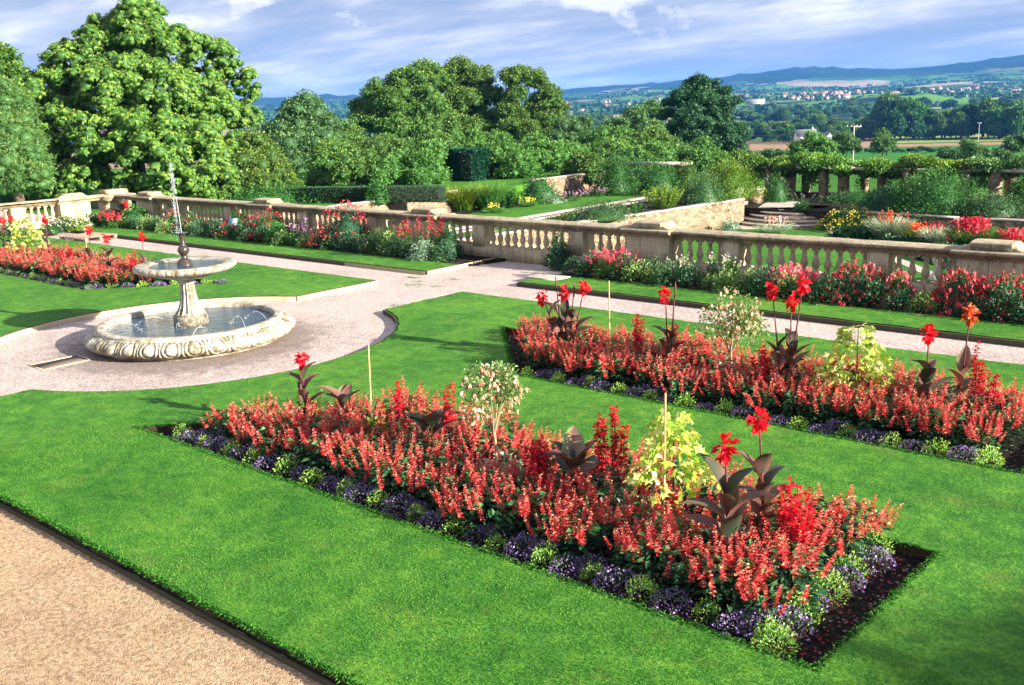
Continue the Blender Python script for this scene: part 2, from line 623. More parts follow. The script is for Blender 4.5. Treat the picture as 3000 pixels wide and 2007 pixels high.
def marblemat():
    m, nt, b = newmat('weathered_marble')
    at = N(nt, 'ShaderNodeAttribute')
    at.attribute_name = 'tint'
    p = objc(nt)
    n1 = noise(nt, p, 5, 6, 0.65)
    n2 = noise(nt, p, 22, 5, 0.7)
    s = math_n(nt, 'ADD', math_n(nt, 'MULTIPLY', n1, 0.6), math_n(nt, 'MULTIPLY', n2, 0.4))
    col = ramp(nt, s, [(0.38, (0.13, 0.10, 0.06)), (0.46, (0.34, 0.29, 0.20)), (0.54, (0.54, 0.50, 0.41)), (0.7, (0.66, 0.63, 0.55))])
    groove_dark = math_n(nt, 'MULTIPLY', ramp(nt, at.outputs['Fac'], [(0.0, (1,) * 3), (0.25, (.9,) * 3), (0.75, (0,) * 3)]), ramp(nt, n2, [(0.3, (1,) * 3), (0.65, (0.55,) * 3)]))  # darker in the carved grooves, broken up by fine noise
    col = mixc(nt, groove_dark, col, (0.055, 0.045, 0.025))
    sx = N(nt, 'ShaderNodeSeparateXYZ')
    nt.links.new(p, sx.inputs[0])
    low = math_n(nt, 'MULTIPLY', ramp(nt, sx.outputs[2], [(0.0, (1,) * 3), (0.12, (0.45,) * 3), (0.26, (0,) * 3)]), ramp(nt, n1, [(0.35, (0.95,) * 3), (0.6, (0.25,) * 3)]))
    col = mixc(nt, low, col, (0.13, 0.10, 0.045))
    nt.links.new(col, b.inputs['Base Color'])
    b.inputs['Roughness'].default_value = 0.6
    b.inputs['Specular IOR Level'].default_value = 0.3
    bump(nt, b, n2, 0.25, 0.01)
    return m


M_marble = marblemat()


def watermat():
    m, nt, b = newmat('pool_water')
    p = objc(nt)
    n1 = noise(nt, p, 7, 4, 0.6, 0.6)
    n2 = noise(nt, p, 26, 3, 0.6, 0.3)
    nt.links.new(ramp(nt, noise(nt, p, 1.6, 3), [(0.35, (0.015, 0.05, 0.10)), (0.65, (0.045, 0.09, 0.13))]), b.inputs['Base Color'])  # blue of the reflected sky put into the base colour
    b.inputs['Roughness'].default_value = 0.06
    b.inputs['IOR'].default_value = 1.33
    b.inputs['Specular IOR Level'].default_value = 0.6
    bump(nt, b, math_n(nt, 'ADD', n1, math_n(nt, 'MULTIPLY', n2, 0.4)), 0.55, 0.03)
    return m


M_water = watermat()
m, nt, b = newmat('falling_water')
b.inputs['Base Color'].default_value = (0.9, 0.94, 1, 1)
b.inputs['Roughness'].default_value = 0.15
b.inputs['Alpha'].default_value = 0.4
b.inputs['Specular IOR Level'].default_value = 0.8
M_jet = m
M_bronze = plain('wet_bronze', (0.045, 0.032, 0.022), 0.22, 0.0, 0.4, 14, 0.9)

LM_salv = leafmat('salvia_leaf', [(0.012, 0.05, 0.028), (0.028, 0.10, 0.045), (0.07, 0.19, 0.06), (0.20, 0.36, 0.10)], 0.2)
FM_salv = leafmat('salvia_flower', [(0.60, 0.03, 0.042), (0.78, 0.055, 0.065), (0.86, 0.10, 0.10), (0.90, 0.27, 0.21), (0.82, 0.58, 0.34)], 0.35, 0.55, 0.2, (1, 0.8, 0.7))
LM_lime = leafmat('lime_leaf', [(0.06, 0.24, 0.05), (0.14, 0.42, 0.08), (0.28, 0.56, 0.10), (0.48, 0.68, 0.14)], 0.3)
FM_lob = leafmat('lobelia_flower', [(0.12, 0.08, 0.28), (0.22, 0.14, 0.44), (0.36, 0.22, 0.56), (0.52, 0.36, 0.68)], 0.25)
LM_lob = leafmat('lobelia_leaf', [(0.03, 0.08, 0.055), (0.07, 0.13, 0.08), (0.15, 0.14, 0.13)], 0.1)
LM_canna = leafmat('canna_leaf', [(0.025, 0.075, 0.04), (0.075, 0.08, 0.05), (0.22, 0.085, 0.075), (0.24, 0.31, 0.15)], 0.22, 0.38, 0.35, (1, 0.55, 0.4))
SM_canna = leafmat('canna_stem', [(0.10, 0.03, 0.03), (0.16, 0.05, 0.05)], 0.0)
FM_canna = leafmat('canna_flower', [(0.60, 0.004, 0.018), (0.85, 0.012, 0.03), (0.92, 0.03, 0.04)], 0.35, 0.5, 0.2, (1, 0.5, 0.5))
FM_orange = leafmat('orange_flower', [(0.80, 0.06, 0.02), (0.90, 0.15, 0.04), (0.95, 0.30, 0.08)], 0.35)
FM_crim = leafmat('crimson_flower', [(0.55, 0.004, 0.02), (0.80, 0.012, 0.035), (0.92, 0.05, 0.06)], 0.3)
FM_pink = leafmat('pink_flower', [(0.65, 0.05, 0.12), (0.85, 0.12, 0.22), (0.95, 0.35, 0.42)], 0.3)
FM_rose = leafmat('rose_red_flower', [(0.50, 0.01, 0.04), (0.76, 0.035, 0.09), (0.88, 0.16, 0.19)], 0.3)
FM_lilac = leafmat('lilac_flower', [(0.40, 0.18, 0.50), (0.70, 0.35, 0.62), (0.9, 0.65, 0.8)], 0.3)
FM_white = leafmat('white_flower', [(0.75, 0.60, 0.55), (0.9, 0.75, 0.66), (0.95, 0.93, 0.86)], 0.3)
FM_cream = leafmat('cream_pink_flower', [(0.85, 0.20, 0.18), (0.95, 0.60, 0.45), (0.98, 0.88, 0.72)], 0.3)
FM_yel = leafmat('yellow_flower', [(0.70, 0.45, 0.03), (0.88, 0.66, 0.06), (0.95, 0.85, 0.25)], 0.3)
LM_mid = leafmat('mid_green_leaf', [(0.018, 0.07, 0.022), (0.045, 0.16, 0.035), (0.09, 0.25, 0.05), (0.20, 0.38, 0.08)], 0.32)
LM_dark = leafmat('dark_green_leaf', [(0.012, 0.052, 0.028), (0.028, 0.10, 0.042), (0.06, 0.17, 0.06), (0.12, 0.25, 0.08)], 0.25)
LM_blue = leafmat('blue_green_leaf', [(0.028, 0.085, 0.036), (0.07, 0.165, 0.055), (0.14, 0.27, 0.08), (0.27, 0.40, 0.13)], 0.28)
LM_yell = leafmat('yellow_green_leaf', [(0.05, 0.13, 0.015), (0.12, 0.24, 0.025), (0.24, 0.36, 0.035), (0.42, 0.48, 0.07)], 0.3)
LM_grey = leafmat('silver_leaf', [(0.10, 0.20, 0.13), (0.22, 0.34, 0.22), (0.42, 0.52, 0.36), (0.68, 0.72, 0.52)], 0.15)
LM_varieg = leafmat('variegated_leaf', [(0.16, 0.34, 0.03), (0.36, 0.52, 0.06), (0.66, 0.70, 0.14), (0.88, 0.86, 0.42)], 0.35)
LM_chest = leafmat('chestnut_leaf', [(0.022, 0.08, 0.018), (0.07, 0.18, 0.026), (0.18, 0.32, 0.04), (0.42, 0.52, 0.08)], 0.28, 0.5, 0.35)
LM_oak = leafmat('oak_leaf', [(0.028, 0.09, 0.028), (0.08, 0.185, 0.04), (0.18, 0.32, 0.055), (0.34, 0.47, 0.09)], 0.33)
LM_pine = leafmat('pine_needle', [(0.03, 0.10, 0.03), (0.08, 0.19, 0.045), (0.16, 0.30, 0.07), (0.34, 0.32, 0.10)], 0.15)
LM_yew = leafmat('yew_needle', [(0.002, 0.018, 0.014), (0.004, 0.045, 0.028), (0.012, 0.10, 0.05), (0.03, 0.16, 0.07)], 0.1)

# ================================================================ GROUND AND LAWNS
FCX, FCY = -15.6, 9.1           # fountain centre
AR = 3.55                       # radius of the gravel circle
LZ = 0.10                       # lawn level above the gravel


def arc(cx, cy, r, a0, a1, n=24):
    return [(cx + r * math.cos(a), cy + r * math.sin(a)) for a in np.linspace(a0, a1, n)]


x_r, x_l = -14.38, -17.03
dyR = math.sqrt(AR ** 2 - (x_r - FCX) ** 2)
dyL = math.sqrt(AR ** 2 - (x_l - FCX) ** 2)
aR = math.atan2(dyR, x_r - FCX)
aL = math.atan2(dyL, x_l - FCX)
lawn_right = [(x_r, 3.746), (6.0, 3.746), (6.0, 14.5), (x_r, 14.5)] + arc(FCX, FCY, AR, aR, -aR)
lawn_left = [(-60, 3.746), (x_l, 3.746)] + arc(FCX, FCY, AR, -aL, -(2 * PI - aL)) + [(x_l, 14.5), (-34.2, 14.5), (-34.2, 14.0), (-60, 14.0)]
bed1 = [(-11.45, 5.77), (-2.61, 5.77), (-2.61, 8.0), (-9.22, 8.0)]
bed2 = [(-9.22, 10.25), (-2.61, 10.25), (-2.61, 12.47), (-11.45, 12.47)]
bed3 = [(-34, 10.25), (-21.98, 10.25), (-19.75, 12.47), (-34, 12.47)]


def edge_noise(lp, step=0.10, amp=0.013):
    out = []
    for i in range(len(lp)):
        a, b_ = np.array(lp[i]), np.array(lp[(i + 1) % len(lp)])
        d = np.linalg.norm(b_ - a)
        k = max(1, min(120, int(d / step)))
        nrm = np.array([-(b_ - a)[1], (b_ - a)[0]]) / (d + 1e-9)
        for j in range(k):
            q = a + (b_ - a) * j / k
            if j:
                q = q + nrm * rs.normal() * amp
            out.append(tuple(q))
    return out


g = Acc()
g.prism([[(-70, -30), (25, -30), (25, 18.42), (-70, 18.42)]], -0.35, 0.0)
tag(g.build('ground', M_drive), kind='structure')
g = Acc()
g.prism([[(-48, 3.742), (10, 3.742), (10, 18.41), (-48, 18.41)]], -0.01, 0.004)
tag(g.build('path', M_path), kind='structure')

for nm, lp, holes in (('lawn', lawn_right, [bed1, bed2]), ('lawn', lawn_left, [bed3])):
    g = Acc()
    g.prism([edge_noise(lp)] + [edge_noise(h)[::-1] for h in holes], 0.006, LZ, 0.5, 0, 1)
    tag(g.build(nm, [M_lawn, M_earth]), kind='structure')
strip_a = [(-35.2, 15.98), (-17.0, 15.98), (-17.0, 17.05), (-35.2, 17.05)]
strip_b = [(-14.15, 15.98), (8, 15.98), (8, 17.05), (-14.15, 17.05)]
for lp in (strip_a, strip_b):
    g = Acc()
    g.prism([edge_noise(lp)], 0.006, LZ, 0.5, 0, 1)
    tag(g.build('lawn', [M_lawn, M_earth]), kind='structure')
for lp in ([(-36.1, 17.07), (-17.0, 17.07), (-16.7, 18.41), (-36.1, 18.41)], [(-14.15, 17.07), (8, 17.07), (8, 18.41), (-14.0, 18.41)],
           [(-36.1, 9), (-35.25, 9), (-35.25, 17.05), (-36.1, 17.05)]):
    g = Acc()
    g.prism([lp], 0.005, 0.07)
    tag(g.build('border_soil', M_soil), kind='structure')
for lp in (bed1, bed2, bed3):
    g = Acc()
    g.prism([lp], 0.004, 0.014)
    tag(g.build('bed_soil', M_soil), kind='structure')


def kerb(pts, th=0.045, h=0.088, mat=M_kerb, name='kerb'):
    """board standing just outside a lawn edge; pts run with the lawn on the left"""
    P = np.array(pts, float)
    d = np.gradient(P, axis=0)
    d /= np.linalg.norm(d, axis=1)[:, None]
    nrm = np.stack([d[:, 1], -d[:, 0]], 1)
    A, B = P + nrm * 0.012, P + nrm * (0.012 + th)
    lp = [tuple(p) for p in A] + [tuple(p) for p in B[::-1]]
    g = Acc()
    g.prism([lp], 0.005, h)
    return tag(g.build(name, mat), kind='structure')


kerb([(-60, 3.74), (x_l, 3.74)], mat=M_darkkerb)
kerb([(x_l, 3.80)] + [(x_l, FCY - dyL)])
kerb(arc(FCX, FCY, AR, -aL, -(2 * PI - aL), 40))
kerb([(x_l, FCY + dyL), (x_l, 14.5)])
kerb([(-14.38, 3.735), (6, 3.735)], mat=M_darkkerb, th=0.02, h=.045)
kerb(arc(FCX, FCY, AR, aR, -aR, 40), mat=M_darkkerb)
kerb([(-17.0, 16.0), (-17.0, 18.3)])
kerb([(-35.2, 15.97), (-17.0, 15.97)], mat=M_darkkerb)
kerb([(-14.15, 15.97), (8, 15.97)], mat=M_darkkerb)
g = Acc()
s0 = G(1258, 634, 0.11)
g.prism([[(s0[0] - .45, s0[1] - .28), (s0[0] + .35, s0[1] - .28), (s0[0] + .4, s0[1] + .22), (s0[0] - .4, s0[1] + .22)]], LZ - 0.02, LZ + 0.025)
tag(g.build('stone_slab', M_flag), 'pale flat stone slab lying on the corner of the grass strip by the wall', 'stone slab')


def pt_in(poly, X, Y):
    poly = np.array(poly)
    ins = np.zeros(len(X), bool)
    j = len(poly) - 1
    for i in range(len(poly)):
        xi, yi, xj, yj = *poly[i], *poly[j]
        c = ((yi > Y) != (yj > Y)) & (X < (xj - xi) * (Y - yi) / (yj - yi + 1e-12) + xi)
        ins ^= c
        j = i
    return ins


def blades():
    g = Acc()
    zones = [((-14.5, 0.5, 3.75, 14.5), 120000, lawn_right, [bed1, bed2]),
             ((-12, 0.0, 3.72, 6.2), 130000, lawn_right, [bed1, bed2]),
             ((-26, -17, 5, 14.5), 15000, lawn_left, [bed3])]
    for (x0, x1, y0, y1), n, poly, holes in zones:
        X, Y = rs.uniform(x0, x1, n), rs.uniform(y0, y1, n)
        k = pt_in(poly, X, Y)
        for h in holes:
            k &= ~pt_in(h, X, Y)
        X, Y = X[k], Y[k]
        n = len(X)
        D = unit(np.stack([rs.normal(0, .55, n), rs.normal(0, .55, n), np.ones(n)], -1))
        patch = 0.5 + 0.28 * np.sin(X * 1.7 + 1.3 * np.sin(Y * 1.1)) * np.sin(Y * 2.3 + X * .6)
        patch = patch + .22 * np.sin(X * 7.3 + 2 * np.sin(Y * 5.1)) * np.sin(Y * 6.1 + 1.7 * np.sin(X * 4.3))
        t = np.clip(patch * .75 + rs.uniform(-.2, .45, n), 0, 1)
        g.kites(np.stack([X, Y, np.full(n, LZ - .003)], -1), D, rs.uniform(.010, .024, n), rs.uniform(.003, .006, n), t=t, droop=.1)
    # longer tufts hanging over the cut edges
    for poly in (bed1, bed2, [(-14.38, 3.746), (0, 3.746)]):
        for i in range(len(poly)):
            a, b_ = np.array(poly[i]), np.array(poly[(i + 1) % len(poly)])
            d = np.linalg.norm(b_ - a)
            n = int(d * 260)
            q = a + (b_ - a) * rs.uniform(0, 1, (n, 1)) + rs.normal(0, .012, (n, 2))
            D = unit(np.stack([rs.normal(0, .9, n), rs.normal(0, .9, n), np.full(n, .7)], -1))
            g.kites(np.column_stack([q, np.full(n, LZ - .004)]), D, rs.uniform(.03, .06, n), rs.uniform(.006, .011, n), t=rs.uniform(0, .7, n), droop=.35)
    return tag(g.build('grass', M_blade), 'short mown grass blades standing on the terrace lawns', 'grass', kind='stuff')


blades()

# ================================================================ FOUNTAIN
FT = empty('fountain', (FCX, FCY, 0), 0, 'tall tiered marble fountain with carved basin and dark bronze nozzle on the gravel circle', 'fountain')


def fountain():
    # carved basin: egg and dart relief on the bulging outer side
    NE = 30
    seg = NE * 18
    prof = [(1.50, .375), (1.535, .365), (1.545, .345), (1.535, .33)]
    outer = [(1.55, .325), (1.585, .31), (1.62, .292), (1.652, .272), (1.68, .25), (1.70, .225), (1.712, .20), (1.718, .175), (1.715, .15), (1.70, .127),
             (1.675, .105), (1.64, .085), (1.60, .068), (1.56, .055)]
    tail = [(1.50, .05), (1.50, .006)]
    P = np.array(prof + outer + tail)
    k = len(P)
    v = np.zeros(k)
    v[4:4 + len(outer)] = np.linspace(0, 1, len(outer))
    v[:4] = -1
    v[4 + len(outer):] = 2
    a = np.linspace(0, 2 * PI, seg, endpoint=False)
    ph = ((a * NE / (2 * PI)) % 1.0) - .5
    PH, VV = np.meshgrid(ph, v)
    # egg centre at v=.42; ring around; dart between
    ex = PH / .36
    ey = (VV - .40) / .46
    d = np.sqrt(ex ** 2 + ey ** 2)
    egg = np.where(d < .72, .030 * np.sqrt(np.clip(1 - (d / .72) ** 2, 0, 1)), 0)
    groove = -.030 * np.exp(-((d - .80) / .085) ** 2)
    ring = .020 * np.exp(-((d - 1.02) / .13) ** 2)
    g2 = -.030 * np.exp(-((d - 1.24) / .085) ** 2)
    dart = .018 * np.exp(-((np.abs(PH) - .5) / .035) ** 2) * (VV > .3)
    mask = (VV >= 0) & (VV <= 1)
    fade = np.clip(VV / .08, 0, 1) * np.clip((1 - VV) / .12, 0, 1)
    disp = np.where(mask, (egg + groove + ring + g2 + dart) * fade, 0)
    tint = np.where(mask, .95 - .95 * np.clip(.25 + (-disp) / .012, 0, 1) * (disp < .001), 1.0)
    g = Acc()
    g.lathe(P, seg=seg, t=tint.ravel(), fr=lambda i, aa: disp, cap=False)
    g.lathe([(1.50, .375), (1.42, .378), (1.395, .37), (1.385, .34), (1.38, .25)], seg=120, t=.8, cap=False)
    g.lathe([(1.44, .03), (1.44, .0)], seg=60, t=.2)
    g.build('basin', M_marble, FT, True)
    g = Acc()
    rr = np.linspace(.2, 1.385, 8)
    g.lathe([(r, .300) for r in rr[::-1]] + [(.001, .300)], seg=96, cap=False)
    g.build('water', M_water, FT, True)
    # column
    NF = 14
    g = Acc()
    g.lathe([(.27, .26), (.29, .30), (.29, .42), (.28, .45), (.255, .46), (.255, .475)], seg=48, t=.3)
    pc = [(.255, .475), (.24, .50), (.205, .55), (.175, .62), (.152, .70), (.135, .80), (.122, .90), (.116, .985), (.12, 1.0)]
    segc = NF * 10
    ac = np.linspace(0, 2 * PI, segc, endpoint=False)
    fl = -.028 * np.abs(np.cos(ac * NF / 2)) ** .6
    tt = np.tile(1 - .9 * (np.abs(np.cos(ac * NF / 2)) > .8), (len(pc), 1)) * 1.0
    g.lathe(pc, seg=segc, t=tt.ravel() * .7 + .25, fr=lambda i, aa: np.where((i > 0) & (i < len(pc) - 1), fl[None, :] * (np.interp(i, [0, 8], [1.4, .6])), 0), cap=False)
    g.lathe([(.12, 1.0), (.145, 1.01), (.145, 1.03), (.125, 1.045), (.135, 1.07), (.18, 1.09), (.20, 1.10)], seg=48, t=.9)
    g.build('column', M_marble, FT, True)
    # upper basin
    g = Acc()
    NG = 26
    sg = NG * 8
    pu = [(.18, 1.095), (.26, 1.10), (.36, 1.115), (.44, 1.135), (.47, 1.15), (.475, 1.165), (.50, 1.175)]
    au = np.linspace(0, 2 * PI, sg, endpoint=False)
    g.lathe(pu, seg=sg, t=.85, fr=lambda i, aa: np.where((i > 1) & (i < 6), .018 * np.abs(np.sin(au * NG / 2))[None, :], 0), cap=False)
    NE2 = 34
    s2 = NE2 * 12
    po = np.array([(.50, 1.175), (.60, 1.185), (.70, 1.205), (.76, 1.225), (.80, 1.25), (.825, 1.275), (.835, 1.30), (.83, 1.325), (.815, 1.34)])
    vv = np.array([-1, -1, 0, .2, .4, .6, .8, 1.0, 1.5])
    a2 = np.linspace(0, 2 * PI, s2, endpoint=False)
    ph2 = ((a2 * NE2 / (2 * PI)) % 1) - .5
    PH2, V2 = np.meshgrid(ph2, vv)
    d2 = np.sqrt((PH2 / .34) ** 2 + ((V2 - .5) / .5) ** 2)
    dd = np.where((V2 >= 0) & (V2 <= 1), .014 * np.exp(-((d2 - .95) / .2) ** 2) + np.where(d2 < .6, .012, 0), 0)
    g.lathe(po, seg=s2, t=np.clip(.45 + dd * 60, 0, 1).ravel(), fr=lambda i, aa: dd, cap=False)
    g.lathe([(.815, 1.34), (.80, 1.348), (.66, 1.335), (.60, 1.318), (.54, 1.27), (.30, 1.24), (.02, 1.24)], seg=96, t=.6, cap=False)
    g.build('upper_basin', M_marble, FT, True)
    g = Acc()
    g.lathe([(.585, 1.313), (.35, 1.313), (.09, 1.313)], seg=64, cap=False)
    g.build('water', M_water, FT, True)
    g = Acc()
    g.lathe([(.13, 1.24), (.13, 1.36), (.105, 1.375), (.11, 1.395), (.075, 1.41), (.05, 1.44), (.045, 1.47), (.06, 1.49), (.085, 1.52), (.098, 1.56),
             (.09, 1.60), (.06, 1.635), (.042, 1.66), (.048, 1.68), (.04, 1.70), (.045, 1.78), (.05, 1.82), (.075, 1.84), (.11, 1.855), (.115, 1.865), (.05, 1.85)], seg=32)
    g.build('nozzle', M_bronze, FT, True)
    # main jet
    g = Acc()
    n = 14
    tt = np.linspace(0, 1, n)
    lean = np.stack([-.06 * tt ** 1.5 * .6, -.05 * tt ** 1.5, 1.84 + 1.17 * tt], -1)
    g.tube(lean[:8], np.linspace(.006, .005, 8), 6)
    for k in range(2):
        off = np.array([-.025 - .015 * k, -.022 - .01 * k, 0])
        q = lean[2:12] + off * np.linspace(1.5, .3, 10)[:, None] + rs.normal(0, .004, (10, 3))
        g.tube(q, rs.uniform(.001, .0035, 10), 5)
    for i in range(110):
        t = rs.uniform(.5, 1.0) ** .8
        c = np.array([-.036 * t ** 1.5, -.05 * t ** 1.5, 1.84 + 1.17 * t]) + rs.normal(0, 1, 3) * np.array([.014, .014, .02])
        drop(g, c, rs.uniform(.003, .009), 1.8)
    for i in range(120):
        t = rs.uniform(0, .95)
        c = np.array([-.06, -.05, 1.84 + 1.0 * t]) + rs.normal(0, 1, 3) * np.array([.018, .018, .02])
        drop(g, c, rs.uniform(.003, .007), 1.6)
    for i in range(60):
        c = np.array([-.07, -.06, 1.86]) + rs.normal(0, 1, 3) * np.array([.05, .05, .05])
        drop(g, c, rs.uniform(.003, .008), 1.2)
    g.build('water_jet', M_jet, FT, True)
    # small arching jets over the lower basin
    for a0, r0, dr, hh in ((-1.95, 1.36, -.50, .16), (-2.55, .40, .52, .12), (.15, 1.34, -.55, .17), (.62, 1.36, -.45, .15), (-.55, 1.34, -.42, .14), (2.9, 1.30, -.45, .14), (-1.1, .45, .12, .1)):
        g = Acc()
        t = np.linspace(0, 1, 12)
        r = r0 + dr * t
        z = .31 + 4 * hh * t * (1 - t)
        q = np.stack([r * np.cos(a0 + .25 * t), r * np.sin(a0 + .25 * t), z], -1)
        g.tube(q[:8], .0035, 5)
        for i in range(26):
            u = rs.uniform(.5, 1)
            c = np.array([np.interp(u, t, q[:, j]) for j in range(3)]) + rs.normal(0, .012, 3)
            drop(g, c, rs.uniform(.003, .007), 1.3)
        for i in range(14):
            c = q[-1] + rs.normal(0, 1, 3) * np.array([.05, .05, .012]) + np.array([0, 0, .02])
            drop(g, c, rs.uniform(.004, .009), .8)
        g.build('water_jet', M_jet, FT, True)


def drop(g, c, r, el=1.0):
    o = np.array([[1, 0, 0], [-1, 0, 0], [0, 1, 0], [0, -1, 0], [0, 0, el], [0, 0, -el]]) * r + np.array(c)
    g.add(o, [[0, 2, 4], [2, 1, 4], [1, 3, 4], [3, 0, 4], [2, 0, 5], [1, 2, 5], [3, 1, 5], [0, 3, 5]])


fountain()

# drain frame in the gravel
dr = empty('drain_cover', (-15.98, 6.95, 0.004), 0, 'gravel filled rectangular inspection cover with pale metal rim beside the fountain', 'drain cover')
g = Acc()
for c, s in (((-.25, 0, .008), (.025, .76, .016)), ((.25, 0, .008), (.025, .76, .016)), ((0, -.39, .006), (.50, .02, .012)), ((0, .39, .006), (.50, .02, .012))):
    g.box(c, s)
g.build('frame', M_kerb, dr)
g = Acc()
g.box((0, 0, .002), (.47, .74, .006))
g.build('lid', plain('wet_gravel_lid', (0.15, 0.11, 0.09), 0.9, var=.5, scale=60), dr)

# pallet
pa, pb = G(304.6 / KPX, 701 / KPX), G(368.6 / KPX, 693.6 / KPX)
pl = empty('pallet', (-31.75, 15.25, .004), math.radians(8), 'weathered wooden pallet lying flat on the gravel path by the far corner', 'pallet')
for i in range(8):
    g = Acc()
    g.box((-.62 + i * .177, 0, .145), (.12, 1.15, .02), t=.5)
    g.build('top_board', M_wood, pl)
for y in (-.52, 0, .52):
    g = Acc()
    g.box((0, y, .118), (1.36, .10, .022))
    g.build('stringer', M_wood, pl)
    for x in (-.62, 0, .62):
        g = Acc()
        g.box((x, y, .065), (.12, .10, .078))
        g.build('block', M_wood, pl)
    g = Acc()
    g.box((0, y, .014), (1.36, .10, .02))
    g.build('bottom_board', M_wood, pl)

# ================================================================ BALUSTRADE
WY = 18.62          # centre line of the long wall
CZ = 1.05


def coping_profile(front, z0=.845, e=.82):
    """cross-section (offset from centre line, z), front side negative"""
    f = front
    h = [(f - .13, 0), (f - .10, .03), (f - .10, .06), (f - .045, .085), (f - .02, .125), (f + .03, .14), (f + .03, .195), (f + .01, .215)]
    return [(-a, z0 + b_ * e) for a, b_ in h] + [(0, z0 + .25 * e)] + [(a, z0 + b_ * e) for a, b_ in h[::-1]]


def extrude(g, prof, x0, x1, to, t=.5, m=0, wob=0.0):
    n = len(prof)
    k = max(2, int(abs(x1 - x0) / .35) + 1) if wob else 2
    xs = np.linspace(x0, x1, k)
    V = []
    for x in xs:
        for (o, z) in prof:
            w = rs.normal(0, wob) if wob else 0
            V.append(to(x, o, z + w))
    F = []
    for i in range(k - 1):
        for j in range(n):
            F.append([i * n + j, i * n + (j + 1) % n, (i + 1) * n + (j + 1) % n, (i + 1) * n + j])
    g.add(V, F, t, m)
    g.add(V[:n], [list(range(n))[::-1]], t, m)
    g.add(V[-n:], [list(range(n))], t, m)


BAL = [(.062, .0), (.062, .012), (.04, .03), (.045, .05), (.062, .085), (.074, .125), (.076, .155), (.068, .195), (.053, .24), (.044, .29), (.038, .335), (.046, .355),
       (.050, .37), (.040, .385), (.044, .40), (.058, .415)]


def make_baluster():
    g = Acc()
    g.box((0, 0, .018), (.15, .15, .036))
    g.lathe([(r, z + .036) for r, z in BAL], seg=14)
    g.box((0, 0, .036 + .415 + .03), (.135, .135, .06))
    me = g.build('baluster', M_stone, None, False)
    for p in me.data.polygons:
        p.use_smooth = len(p.vertices) == 4 and False
    return me


def balustrade(name, label, piers, ax, ctr, lo, hi, mat, bays, zbase=-3.1, back=True):
    """ax: 'x' runs along X at y=ctr; 'y' runs along Y at x=ctr with the front facing +X"""
    root = empty(name, (lo, ctr, 0) if ax == 'x' else (ctr, lo, 0), 0, label, 'balustrade')
    off = np.array(root.location)

    def to(u, o, z):
        p = np.array((u, ctr + o, z)) if ax == 'x' else np.array((ctr - o, u, z))
        return p - off
    g = Acc()
    extrude(g, [(-.20, 0.30), (-.20, .0), (-.17, .0), (-.17, zbase), (.17, zbase), (.20, .0), (.20, .30), (.17, .34), (-.17, .34)][::-1], lo, hi, to, wob=0)
    g.build('plinth', mat, root)
    ends = []
    proto = None
    for i, pc in enumerate(piers):
        g = Acc()
        extrude(g, [(-.26, 0.0), (-.26, .85), (.26, .85), (.26, 0.0)], pc - .55, pc + .55, to)
        extrude(g, [(-.30, 0.0), (-.30, .26), (-.262, .30), (.262, .30), (.30, .26), (.30, 0)], pc - .585, pc + .585, to)
        pr = g.build('pier', mat, root)
        g = Acc()
        extrude(g, coping_profile(.37, .848), pc - .62, pc + .62, to)
        # cap block and the two scrolled shoulders
        g2 = [(-.27, 1.02), (-.27, 1.15), (-.24, 1.17), (0, 1.185), (.24, 1.17), (.27, 1.15), (.27, 1.02)]
        extrude(g, g2, pc - .34, pc + .34, to)
        for sgn in (-1, 1):
            # concave sweep from the block down to the coping
            pts = [(pc + sgn * (.34 + .27 * t), 1.16 - .13 * (1 - (1 - t) ** 2.2)) for t in np.linspace(0, 1, 7)]
            V, F = [], []
            for (u, z) in pts:
                V += [to(u, -.25, z), to(u, .25, z), to(u, -.25, 1.0), to(u, .25, 1.0)]
            for q in range(len(pts) - 1):
                a = q * 4
                F += [[a, a + 4, a + 5, a + 1], [a, a + 2, a + 6, a + 4], [a + 1, a + 5, a + 7, a + 3]]
            g.add(V, F)
        g.build('cap', M_stonelit if mat is M_stonelit else mat, pr)
    g = Acc()
    marks = [lo] + [v for pc in piers for v in (pc - .62, pc + .62)] + [hi]
    for a, b_ in zip(marks[::2], marks[1::2]):
        if b_ - a > .05:
            extrude(g, coping_profile(.25), a, b_, to, wob=.0035)
    g.build('coping', mat, root)
    for (c0, pattern) in bays:
        u = c0 + .55
        for kk, item in enumerate(pattern):
            if item > 0:
                w = item * .2447
                for j in range(item):
                    uu = u + (j + .5) * .2447
                    if proto is None:
                        o = make_baluster()
                        o.data.materials.clear()
                        o.data.materials.append(mat)
                        proto = o
                    else:
                        o = proto.copy()
                        COL.objects.link(o)
                    o.parent = root
                    o.location = to(uu, 0, .336)
                    o.rotation_euler = (0, 0, 0)
                u += w
            else:
                g = Acc()
                extrude(g, [(-.20, .30), (-.20, .85), (.20, .85), (.20, .30)], u, u + .40, to)
                g.build('die', mat, root)
                u += .40
    return root


PX = [-33.75, -26.72, -19.58, -12.5, -5.46, 1.6]
PAT = [5, -1, 11, -1, 5]
balustrade('balustrade', 'long shaded stone balustrade with urn balusters running behind the flower border', PX, 'x', WY, -35.9, 2.2, M_stone,
           [(-33.75, PAT), (-26.72, PAT), (-19.58, PAT), (-12.5, PAT), (-5.46, [3])])
balustrade('balustrade', 'sunlit stone balustrade returning toward the left edge from the far corner', [17.0, 9.9], 'y', -36.35, 7, 18.2, M_stonelit,
           [(17.0 - 7.1, [5, -1, 11, -1, 5])])
